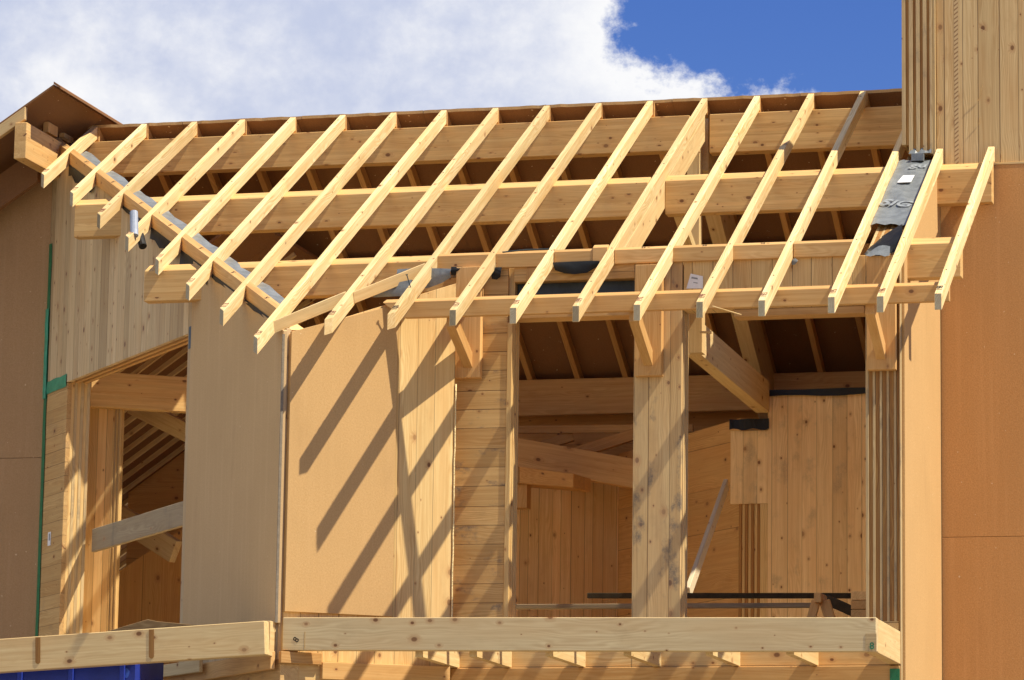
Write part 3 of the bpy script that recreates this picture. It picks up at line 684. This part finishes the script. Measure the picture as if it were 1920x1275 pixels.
flap('membrane_flap', [(700, 545, 700, 558), (722, 539, 722, 556), (745, 530, 748, 556), (772, 524, 774, 556)], 'membrane', 'grey membrane behind the upper sloping fascia board', 1.02)
flap('membrane_flap', [(846, 500, 846, 516), (856, 500, 853, 516), (868, 500, 862, 506)], 'membrane_dark', 'black membrane tuck left of the left bracket', 1.41)
flap('membrane_flap', [(922, 502, 922, 523), (932, 501, 931, 524), (941, 501, 939, 520)], 'membrane_dark', 'black membrane tuck right of the left bracket', 1.44)
lb = obj('paper_label', G().prism([at_y(1287, 541, FY-.004), at_y(1318, 541, FY-.004), at_y(1318, 518, FY-.004), at_y(1295, 513, FY-.004)], V((0, -.003, 0))), 'paper', bevel=0,
         label='white printed paper sheet stapled to the boards over the right opening', cat='label')
obj('print_lines', G().prism([at_y(1297, 519, FY-.008), at_y(1308, 521, FY-.008), at_y(1308, 524, FY-.008), at_y(1296, 522, FY-.008)], V((0, -.001, 0)))
    .prism([at_y(1300, 529, FY-.008), at_y(1308, 530, FY-.008), at_y(1308, 531.5, FY-.008), at_y(1300, 530.5, FY-.008)], V((0, -.001, 0))), 'paper_print', parent=lb, bevel=0)
flap('membrane_scrap', [(1485, 487, 1485, 497), (1491, 484, 1490, 496), (1496, 488, 1494, 493)], 'membrane', 'small crumpled grey scrap between two rafters over the right opening', 1.44, 'scrap', .01)

# membrane on the sloping head of the splayed wall
for i in range(12, 20):
    xa = XL[i+1]+RW+.004 if i < 19 else -9.6; xb = XL[i]-.004
    rows = []
    for k in range(4):
        row = []
        for j in range(5):
            xx = xa + (xb-xa)*j/4; y = y_plate(xx) + .125 + .13*k
            row.append(V((xx, y, y*T - .10 - .02*k - .012*math.sin(j*2.1+k+i))))
        rows.append(row)
    obj('membrane_strip', G().sheet(rows), 'membrane', bevel=0, smooth=True,
        label='grey membrane on the splayed wall head behind %s' % ('the %s block up from the corner' % ordinal(i-11) if i < 19 else 'the topmost block'), cat='membrane', group='membrane on the splayed wall head')
    rows = []
    if i in (14, 15, 18, 19, 12, 13, 16):
        for k in range(3):
            rows.append([V((xa+(xb-xa)*j/6, y_plate(xa+(xb-xa)*j/6)-.012-.02*k*(.5+.5*math.sin(j+i)), y_plate(xa+(xb-xa)*j/6)*T-.145-(.075 if i in (14, 15, 18) else .025)*k*(.6+.5*abs(math.sin(j*1.1+i))))) for j in range(7)])
        obj('membrane_flap', G().sheet(rows), 'membrane_dark', bevel=0, smooth=True,
            label='black membrane edge hanging below %s' % ('the %s block up from the corner' % ordinal(i-11) if i < 19 else 'the topmost block'), cat='membrane', group='black membrane edges on the splayed wall')
# roll of membrane left standing in the eaves
a, b_ = at_y(251, 398, 2.62), at_y(252, 442, 2.50); d = b_-a
rl = obj('membrane_roll', G().tube([a, (a+b_)/2, b_], .045, 14), 'roll', d, bevel=0, smooth=False, label='pale roll standing between two rafters of the splayed eaves', cat='roll')
a, b_ = at_y(262, 440, 2.75), at_y(268, 462, 2.66)
obj('roll_core', G().tube([a, b_], .045, 12), 'membrane_dark', parent=rl, bevel=0)

p0, p1 = at_y(1336, 574, .62), at_y(1390, 590, .60)
obj('wood_sliver', G().tube([p0, (p0+p1)/2, p1], .006, 5), 'rafter', bevel=0, label='thin wood sliver hanging under the eaves board near the wide post', cat='sliver')
p0 = roofp(-3.715, .62); p1 = p0 + V((-.03, -.04, .12))
obj('long_nail', G().tube([p0, p1], .006, 6).tube([p1, p1+V((-.002, -.003, .008))], .012, 8), 'steel', bevel=0, label='long bent nail standing out of a rafter above the eaves board', cat='nail')
p0, p1 = at_y(942, 473, 1.40), at_y(1030, 467, 1.42)
obj('wood_sliver', G().tube([p0, (p0+p1)/2+V((0, 0, .01)), p1], .008, 5), 'steel', bevel=0, label='thin dark lath lying on the blocking above the left opening', cat='sliver')

# ------------------------------------------------------------------ rear roof slope
back_t = lambda y: (2*RY-y)*T
xs_b = [-(q-4)*SP for q in range(4, 20)]
for k, xx in enumerate(xs_b):
    ya, yb = RY+.02, 11.3
    pts = []
    for q in (xx, xx+RW):
        pts += [V((q, ya, back_t(ya)-.002)), V((q, yb, back_t(yb)-.002)), V((q, yb, back_t(yb)-LOW)), V((q, ya, back_t(ya)-LOW))]
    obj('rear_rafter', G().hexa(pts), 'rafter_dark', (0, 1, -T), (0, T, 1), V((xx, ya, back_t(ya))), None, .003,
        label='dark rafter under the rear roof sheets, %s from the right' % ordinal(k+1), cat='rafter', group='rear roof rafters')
x0, x1 = -9.75, .79
edges = [x0 + (x1-x0)*k/7 for k in range(8)]
for k in range(7):
    top = []; n = 18
    xa, xb = edges[k]+.002, edges[k+1]-.002
    e0 = RY + .035
    pts = []
    for j in range(n+1):
        xx = xa + (xb-xa)*j/n; e = e0 + random.uniform(-.005, .005) 
        pts.append((xx, e))
    g = G(); th = .036
    rows = []
    up_ = []; dn_ = []
    for xx, e in pts:
        up_.append((V((xx, e, back_t(e)+th)), V((xx, 11.6, back_t(11.6)+th)))); dn_.append((V((xx, e, back_t(e))), V((xx, 11.6, back_t(11.6)))))
    g.sheet([[q[0] for q in up_], [q[1] for q in up_], [q[1] for q in dn_], [q[0] for q in dn_]]); g.sheet([[q[0] for q in dn_], [q[0] for q in up_]], 1)  # ridge edge in the paler board colour, sunlight painted on
    obj('roof_sheet', g, ['fibre_roof', 'fibre'], (0, 1, -T), (0, T, 1), bevel=0, label='brown fibreboard roof sheet with ragged ridge edge on the rear slope, %s from the left' % ordinal(k+1),
        cat='roof sheet', group='rear roof sheets')

# ------------------------------------------------------------------ left neighbouring roof and wall
LX, LY, LZ, LS = -9.26, 4.5, 3.62, .655
lr = empty('left_roof', (LX, LY, LZ), 'small brown gable roof peeking up at the upper left', 'roof')
def lz(x, d=0): return LZ + (x-LX)*LS - d
def lroof(y0, y1, xa, xb, t=.03): return G().prism([V((xa, y0, lz(xa))), V((xb, y0, lz(xb))), V((xb, y0, lz(xb)+t)), V((xa, y0, lz(xa)+t))], (0, y1-y0, 0))
obj('roof_sheet', lroof(LY, LY+2.0, -12.0, LX), 'fibre_roof', (0, 1, 0), parent=lr, bevel=.002)
obj('roof_sheet', lroof(LY+2.004, LY+7, -12.0, LX+.02, .034), 'fibre_roof', (0, 1, 0), parent=lr, bevel=.002)
obj('ridge_strip', G().prism([V((LX+.003, LY-.01, LZ+.03)), V((LX+.09, LY-.01, LZ-.03)), V((LX+.09, LY-.01, LZ+.0)), V((LX+.003, LY-.01, LZ+.06))], (0, 7, 0)), 'fibre_roof', (0, 1, 0), parent=lr, bevel=0)
def lrafter(y, xe, xend, h, mat, lab):
    g = G().prism([V((xe, y, lz(xe)-.004)), V((xend, y, lz(xend)-.004)), V((xend, y, lz(xend)-h)), V((xe, y, lz(xe)-h))], (0, .07, 0))
    return obj('verge_rafter', g, mat, (1, 0, LS), bevel=.004, label=lab, cat='rafter', group='left roof rafters')
lrafter(4.48, -9.60, -12, .155, 'beam', 'pale verge rafter of the left roof at the upper left edge')
for k, (u, v, y) in enumerate(((86, 226, 5.2), (116, 236, 5.75))):
    q = at_y(u, v, y)
    obj('rafter_stub', G().box(q.x-.03, q.x+.035, y, y+.3, q.z-.14, lz(q.x)-.003), 'rafter_dark', (0, 0, 1), bevel=.003, label='dark upright stub under the left roof sheet, %s behind the beam end' % ordinal(k+1), cat='stub', group='stubs under the left roof')
obj('gable_board', G().prism([V((-9.75, 5.3, lz(-9.75)-.20)), V((-13, 5.3, lz(-13)-.20)), V((-13, 5.3, lz(-13)-.62)), V((-9.75, 5.3, lz(-9.75)-.62))], (0, .09, 0)), 'fibre_roof', (1, 0, LS), bevel=.003, label='dark sloping board behind the verge rafter of the left roof', cat='board')
bt = V((-9.60, 4.42, 3.14)); g = G()
g.prism([V((-9.695, 4.42, 2.76)), V((-9.545, 4.42, 2.76)), V((-9.545, 4.42, 3.19)), V((-9.695, 4.42, 3.19))], (0, 1.6, 0))
obj('beam_end', g, 'glulam', (0, 1, 0), bevel=.006, label='thick projecting beam end at the upper left with a sunlit side', cat='beam')
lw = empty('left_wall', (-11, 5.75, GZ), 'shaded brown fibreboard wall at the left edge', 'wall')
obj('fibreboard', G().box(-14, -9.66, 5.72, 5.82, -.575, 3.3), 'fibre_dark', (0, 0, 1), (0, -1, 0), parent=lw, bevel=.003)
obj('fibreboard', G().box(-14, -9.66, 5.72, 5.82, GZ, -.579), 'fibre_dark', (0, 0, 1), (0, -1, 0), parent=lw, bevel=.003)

# ------------------------------------------------------------------ balcony beams
zl, zr = -3.046, -3.10
fb = obj('front_beam', G().hexa([V((-4.785, 0, zl)), V((-4.785, .12, zl)), V((-4.785, .12, zl-.325)), V((-4.785, 0, zl-.325)),
                           V((1.147, 0, zr)), V((1.147, .12, zr)), V((1.147, .12, zr-.325)), V((1.147, 0, zr-.325))]), 'beam_grey', bevel=.006,
         label='long pale knotty beam across the bottom of both openings', cat='beam')
text('pencil_mark', '8', V((-4.64, -.001, -3.27)), (.5, 0, .8), (-.8, 0, .5), .085, 'ink_dark', fb)
obj('joint_line', G().box(-4.555, -4.548, -.002, 0, -3.36, -3.19), 'lam_bright', parent=fb, bevel=0)
obj('end_block', G().box(1.045, 1.149, -.004, 0, -3.424, -3.255), 'lam_long', parent=fb, bevel=0)
text('green_mark', '8', V((1.105, -.005, -3.375)), (1, 0, 0), (0, 0, 1), .09, 'tape', fb)
rt = obj('return_beam', G().box(1.03, 1.149, .122, FY+.02, -3.43, -3.105), 'beam', (0, 1, 0), bevel=.005, label='short beam running back from the right end of the front beam to the wall', cat='beam')
rows = [[V((1.151, 1.50, -3.09-.05*k)), V((1.1515, 1.57+wig(), -3.09-.05*k))] for k in range(10)]
obj('tape', G().sheet(rows), 'tape_pale', bevel=0, label='green tape where the short return beam meets the end wall', cat='tape')
obj('tape', G().box(1.05, 1.15, 1.425, 1.43, -4.2, -3.475), 'tape', bevel=0, label='dark green tape strip under the return beam', cat='tape')
for k, (u, v) in enumerate(((650+60, 1237), (862, 1241), (960, 1241.7), (1098.3, 1241.7), (1240, 1243.3), (1388.3, 1246.7), (1535, 1249))):
    if k == 0: continue
    q = at_y(u, v, FY)
    obj('joist', G().box(q.x-.07, q.x, .122, FY-.003, -3.44, -3.235), 'beam', (0, 1, 0), bevel=.004,
        label='floor joist stub behind the front beam, %s from the left' % ordinal(k), cat='joist', group='joists behind the front beam')
# wall and ledgers below
obj('foot_wall', G().box(-3.62, 1.13, FY-.002, FY+.32, GZ, -3.0), 'clt_v', (1, 0, 0), (0, -1, 0), label='boarded wall below the front beam', cat='wall')
obj('ledger', G().box(-3.45, 1.147, FY-.06, FY-.002, -3.75, -3.445), 'block', bevel=.004, label='long level ledger board on the lower wall under the joists', cat='board')
obj('ledger', G().prism([Pw(.43, .001, -3.47), Pw(1.83, .001, -3.45), Pw(1.83, .001, -3.63), Pw(.43, .001, -3.64)], nP*.055), 'block', dP, nP, bevel=.004, label='ledger board along the foot of the splayed panel', cat='board')
obj('end_block', G().prism([Pw(-.02, .001, -3.385), Pw(.42, .001, -3.385), Pw(.42, .001, -3.50), Pw(-.02, .001, -3.50)], nP*.06), 'rafter_dark', dP, nP, bevel=.004, label='dark block under the left end of the front beam', cat='block')
obj('foot_wall', G().prism([Pw(.0, -.004, GZ), Pw(1.85, -.004, GZ), Pw(1.85, -.004, ZB-.002), Pw(.0, -.004, ZB-.002)], -nP*.2), 'clt_v', dP, nP, label='splayed wall foot below the corner panel', cat='wall')
obj('foot_wall', G().prism([Lw(.0, .0, GZ), Lw(7.6, .0, GZ), Lw(7.6, .0, ZB-.002), Lw(.0, .0, ZB-.002)], -nL*.2), 'clt_jamb', dL, nL, label='lower part of the splayed wall under the left opening', cat='wall')
obj('ledger', G().prism([Lw(.02, .048, -3.385), Lw(3.0, .048, -3.385), Lw(3.0, .048, -3.56), Lw(.02, .048, -3.56)], nL*.05), 'block', dL, nL, bevel=.004, label='ledger board along the splayed wall left of the corner', cat='board')
obj('return_board', G().box(-4.935, -4.872, -.115, .06, -3.435, -3.09), 'beam', (0, 1, 0), bevel=.004, label='short sunlit return at the right end of the slanting left beam', cat='board')
a, b_ = V((-4.88, -.19, -3.268)), V((-8.3, -.19, -3.462))
lbm = timber('left_beam', a, b_, .14, .333, 'beam', 'pale knotty beam slanting down to the left below the splayed wall', 'beam', bevel=.006)
for u, v0, v1 in ((71, 1195, 1240), (284, 1180, 1230)):
    p, q = at_y(u, v0, -.262), at_y(u, v1, -.262); w_ = .026
    pts = [p+V((-w_, 0, 0)), p+V((w_, 0, 0))] + [q+V((w_*math.cos(t), 0, -w_*math.sin(t))) for t in (0, .5, 1.05, 1.57, 2.1, 2.64, 3.14)]
    obj('bolt_slot', G().prism(pts, V((0, -.003, 0))), 'lam_end', (0, 0, 1), parent=lbm, bevel=0)
timber('short_board', Lw(1.75, .16, -3.42), Lw(3.55, .16, -3.40), .04, .13, 'beam_grey', 'short tan board under the slanting left beam', 'board')
pk = at_y(280, 1162, .15)
g = G().prism([V((pk.x-.62, .1, pk.z-.17)), V((pk.x+.9, .1, pk.z-.10)), V((pk.x+.10, .1, pk.z-.02)), V((pk.x, .1, pk.z))], (0, .5, 0))
obj('cover_board', g, 'cover', (1, 0, 0), bevel=.004, label='low peaked weathered cover just behind the slanting left beam', cat='board')
bc = empty('blue_container', (-6.9, .5, GZ), 'bright blue plastic container at the lower left corner, behind the slanting beam', 'container')
qx = at_y(262, 1250, .05).x
obj('body', G().box(qx-2.6, qx-.03, .08, .85, GZ, -3.40), 'blue', parent=bc, bevel=.03)
obj('rim', G().box(qx-2.62, qx, .05, .88, -3.40, -3.30), 'blue', parent=bc, bevel=.02)
for k in range(4): obj('rib', G().box(qx-.22-.55*k, qx-.16-.55*k, .055, .079, -6, -3.405), 'blue', parent=bc, bevel=.008)
h0 = at_y(237, 1262, .078)
obj('handle_slot', G().prism([h0+V((.03*math.cos(t), 0, .05*math.sin(t))) for t in [k*math.pi/6 for k in range(12)]], (0, .012, 0)), 'blue_pale', parent=bc, bevel=0)

# ------------------------------------------------------------------ interior
obj('floor', G().box(-9.0, .79, FY+.30, 10.5, -3.75, -3.55), 'floor', bevel=0, kind='structure')
obj('rear_wall', G().box(-10.5, .79, 10.62, 10.8, -3.8, .95), 'ply', (1, 0, 0), (0, -1, 0), label='dim rear wall of plywood inside the house', cat='wall')
CR = V((-3.77, 10.2, 0))                                   # inner corner of the splayed partitions
def Vw(s, o=0, z=0): q = CR - dP*s + nP*o; return V((q.x, q.y, z))
def Ww(s, o=0, z=0): q = CR - dL*s + nL*o; return V((q.x, q.y, z))
obj('partition', G().prism([Vw(0, 0, -3.54), Vw(3.2, 0, -3.54), Vw(3.2, 0, -.30), Vw(0, 0, -.22)], -nP*.12), 'clt_in', (0, 0, 1), nP, bevel=.003,
    label='warm upright boarded partition deep inside the left opening', cat='wall')
obj('partition', G().prism([Ww(0, 0, -3.54), Ww(3.1, 0, -3.54), Ww(3.1, 0, .02), Ww(0, 0, -.05)], -nL*.12), 'ply', dL, nL, bevel=.003,
    label='plain orange partition with faint level joints behind the leaning grey board', cat='wall')
IY = 7.6
iw = empty('inner_wall', (-.7, IY, -3.55), 'pinkish upright boarded inner wall with a stepped top in the right opening', 'wall')
ua, ub, uc = at_y(1370, 805, IY), at_y(1440, 735, IY), at_y(1375, 945, IY)
g = G().box(ub.x, .79, IY, IY+.055, -3.54, ub.z-.03).box(ua.x, ub.x-.0005, IY, IY+.055, uc.z, ua.z-.02)
obj('upright_boards', g, 'clt_pink', (0, 0, 1), (0, -1, 0), parent=iw, bevel=.002)
g = G(); xs_ = [ua.x+.10+(ub.x-.09-ua.x-.10)*k/7 for k in range(8)]
for k in range(7): g.box(xs_[k], xs_[k+1]-.001, IY+.01+.012*(k % 2), IY+.3, -3.54, uc.z-.001, k % 2)
g.box(xs_[7], ub.x-.001, IY+.004, IY+.3, -3.54, uc.z-.001, 1)
obj('jamb_layers', g, ['lam_end', 'lam_bright'], (0, 0, 1), parent=iw, bevel=.002)
def felt(x0_, x1_, z0, z1, lab):
    g = G().sheet([[V((x0_+(x1_-x0_)*j/10, IY-.03+.02*math.sin(j), z1)) for j in range(11)], [V((x0_+(x1_-x0_)*j/10, IY-.035, z0+.012*math.sin(j*1.3))) for j in range(11)]])
    obj('felt_strip', g, 'membrane_dark', bevel=0, label=lab, cat='felt')
felt(ub.x, .78, ub.z-.06, ub.z+.02, 'long black felt strip along the top of the inner wall')
felt(ua.x-.01, ub.x+.02, ua.z-.01, ua.z+.115, 'short black felt strip under the end of the inner beam')
p0, p1 = at_y(1325, 655, 4.4), at_y(1430, 745, IY-.04)
p0 = p0 + (p0-p1)*.22
timber('inner_beam', p0, p1, .16, .37, 'beam', 'deep shaded beam running back from the wide post to the inner wall', 'beam')
timber('sunlit_brace', at_y(1307, 560, 2.12), at_y(1307, 664, 2.12), .14, .14, 'beam', 'short sunlit timber behind the top of the wide post', 'post', up=(0, 1, 0))
g = G().tube([at_y(1313, 623, 1.75), at_y(1331, 623, 1.72)], .012, 8).tube([at_y(1331, 620.5, 1.72), at_y(1331, 626, 1.72)], .018, 8)
obj('peg', g, 'beam', bevel=0, label='small round peg sticking out beside the wide post', cat='peg')
timber('leaning_board', at_y(1290, 1112, 5.0), at_y(1362, 908, 7.3), .14, .05, 'weathered_light', 'grey board leaning against the inner wall in the right opening', 'board', up=(1, 0, 0))
timber('dark_bar', at_y(1102, 1117, 4.0), at_y(1602, 1117, 4.0), .07, .055, 'bar', 'upper long dark bar lying level across the openings', 'bar', 'long bars across the openings')
timber('dark_bar', at_y(940, 1138, 3.3), at_y(1530, 1135, 3.3), .08, .05, 'weathered', 'lower long grey bar lying level across the openings', 'bar', 'long bars across the openings')
timber('dark_bar', at_y(1545, 1122, 3.6), at_y(1640, 1165, 3.2), .06, .10, 'bar', 'dark slanting bar beside the block stack', 'bar')
sh = empty('sawhorse', (-.0, 2.9, -3.55), 'small wooden trestle behind the front beam in the right opening', 'trestle')
t0 = at_y(1536, 1122, 2.9)
timber('top_block', t0+V((0, -.1, 0)), t0+V((0, .25, 0)), .075, .10, 'block', parent=sh)
timber('leg', t0+V((-.03, 0, -.02)), t0+V((-.28, 0, -.90)), .09, .05, 'block', parent=sh, up=(0, 1, 0))
timber('leg', t0+V((.05, .04, -.02)), t0+V((.32, .04, -.90)), .11, .05, 'block', parent=sh, up=(0, 1, 0))
for k in range(3):
    q = at_y(1611, 1117+17*k, 2.2)
    obj('timber_block', G().box(q.x-.085, q.x+.10, 2.2, 2.7, q.z-.045, q.z+.043), 'block', (0, 1, 0), bevel=.006,
        label=['top timber in the small stack beside the striped wall end', 'middle timber in the small stack beside the striped wall end', 'bottom timber in the small stack beside the striped wall end'][k], cat='block', group='small stack of timbers')
# beams over the left opening's room
timber('cross_beam', at_y(930, 842, 9.2), at_y(1210, 893, 9.6), .14, .36, 'block', 'slanting inner beam above the boarded partition in the left opening', 'beam')
timber('cross_beam', at_y(930, 806, 9.9), at_y(1300, 803, 9.9), .05, .10, 'block', 'thin level batten below the rear eaves beam', 'batten')
timber('cross_beam', at_y(950, 858, 9.8), at_y(1075, 818, 10.0), .12, .12, 'rafter_dark', 'thin sloping batten crossing behind the slanting inner beam, left', 'batten')
timber('cross_beam', at_y(1080, 850, 9.8), at_y(1250, 795, 10.0), .12, .14, 'rafter_dark', 'thin sloping batten crossing behind the slanting inner beam, right', 'batten')
obj('hanging_box', G().prism([at_y(950, 872, 8.4), at_y(1075, 888, 8.6), at_y(1075, 914, 8.6), at_y(950, 904, 8.4)], (.1, .5, 0)), 'ply', bevel=.004, label='boxed plywood downstand at the upper left of the left opening', cat='box')
obj('hanging_block', G().box(*(lambda q: (q.x-.13, q.x+.08))(at_y(976, 930, 8.5)), 8.5, 8.7, at_y(976, 952, 8.5).z, at_y(976, 908, 8.5).z), 'block', (0, 0, 1), bevel=.004, label='short block hanging at the left edge of the boarded partition', cat='block')
q = Vw(1.36, .01, -.65)
obj('paper_label', G().prism([Vw(1.33, .006, -.83), Vw(1.42, .006, -.83), Vw(1.42, .006, -.60), Vw(1.33, .006, -.60)], nP*.003), 'paper', bevel=0, label='small pale label on the boarded partition', cat='label')

# through the left opening
timber('inner_beam', Lw(7.15, -.42, .215), (-7.2, 7.0, .235), .14, .42, 'glulam', 'deep warm beam crossing behind the splayed wall opening', 'beam')
pl = empty('inner_post', (-9.05, 6.0, -3.5), 'inner boarded post behind the left jamb with a striped edge', 'post')
e1 = at_y(168, 900, 5.9); e2 = at_y(208, 900, 5.9); e3 = at_y(224, 900, 5.9)
obj('board_face', G().box(e1.x-.25, e2.x, 5.9, 6.0, -3.5, .03), 'clt_in', (0, 0, 1), (0, -1, 0), parent=pl)
g = G(); n = 5
for k in range(n): g.box(e2.x+.001+(e3.x-e2.x)*k/n, e2.x+(e3.x-e2.x)*(k+1)/n, 5.9+(.01 if k % 2 else 0), 6.0, -3.5, .03, k % 2)
obj('edge_layers', g, ['lam_bright', 'lam_long'], (0, 0, 1), parent=pl, bevel=.002)
timber('grey_board', Lw(6.66, -.36, -1.63), Lw(2.6, -.36, -1.60), .05, .27, 'weathered', 'grey weathered board fixed across the left opening', 'board')
SL = .70
c0 = at_y(300, 850, 10.0)
def rz_(x): return c0.z + (x-c0.x)*SL
sd_ = V((1, 0, SL)).normalized()
for k in range(20):
    y = 6.5 + .43*k
    a = V((-12.5, y, rz_(-12.5))); b_ = V((-7.05, y, rz_(-7.05)))
    timber('slope_rafter', a, b_, .05, .055, 'beam', 'brown sloping rafter seen through the left opening, %s in from the front' % ordinal(k), 'rafter', 'sloping rafters behind the left opening', up=(-SL, 0, 1), bevel=.003)
ssh = lambda xa, ya, yb: [V((xa, ya, rz_(xa)+.03)), V((-7.0, ya, rz_(-7.0)+.03)), V((-7.0, ya, rz_(-7.0)+.07)), V((xa, ya, rz_(xa)+.07))]
obj('slope_sheet', G().prism(ssh(-8.6, 4.95, 6.2), (0, 1.248, 0)), 'fibre_roof', (1, 0, SL), bevel=0, label='short front sheet added before the sloping rafters to shade the deep warm beam', cat='roof sheet')  # added sheet, keeps the sun off the beam behind the opening
obj('slope_sheet', G().prism(ssh(-13, 6.2, 17), (0, 11, 0)), 'fibre_roof', (1, 0, SL), bevel=0,
    label='dark sheet over the sloping rafters behind the left opening', cat='roof sheet')
timber('brace', at_y(190, 945, 8.2), at_y(330, 1035, 7.6), .1, .28, 'beam', 'brown brace sloping down to the right behind the grey board', 'brace')
timber('brace', at_y(250, 760, 7.4), at_y(400, 835, 7.0), .12, .22, 'beam', 'brown brace sloping down to the right below the deep warm beam', 'brace')
obj('inner_wall', G().prism([at_y(180, 1400, 8.6), at_y(420, 1400, 8.6), at_y(420, 940, 8.6), at_y(222, 1072, 8.6), at_y(180, 1100, 8.6)], (0, .1, 0)), 'ply', (0, 0, 1), (0, -1, 0), bevel=0,
    label='reddish plywood wall low inside the left opening', cat='wall')
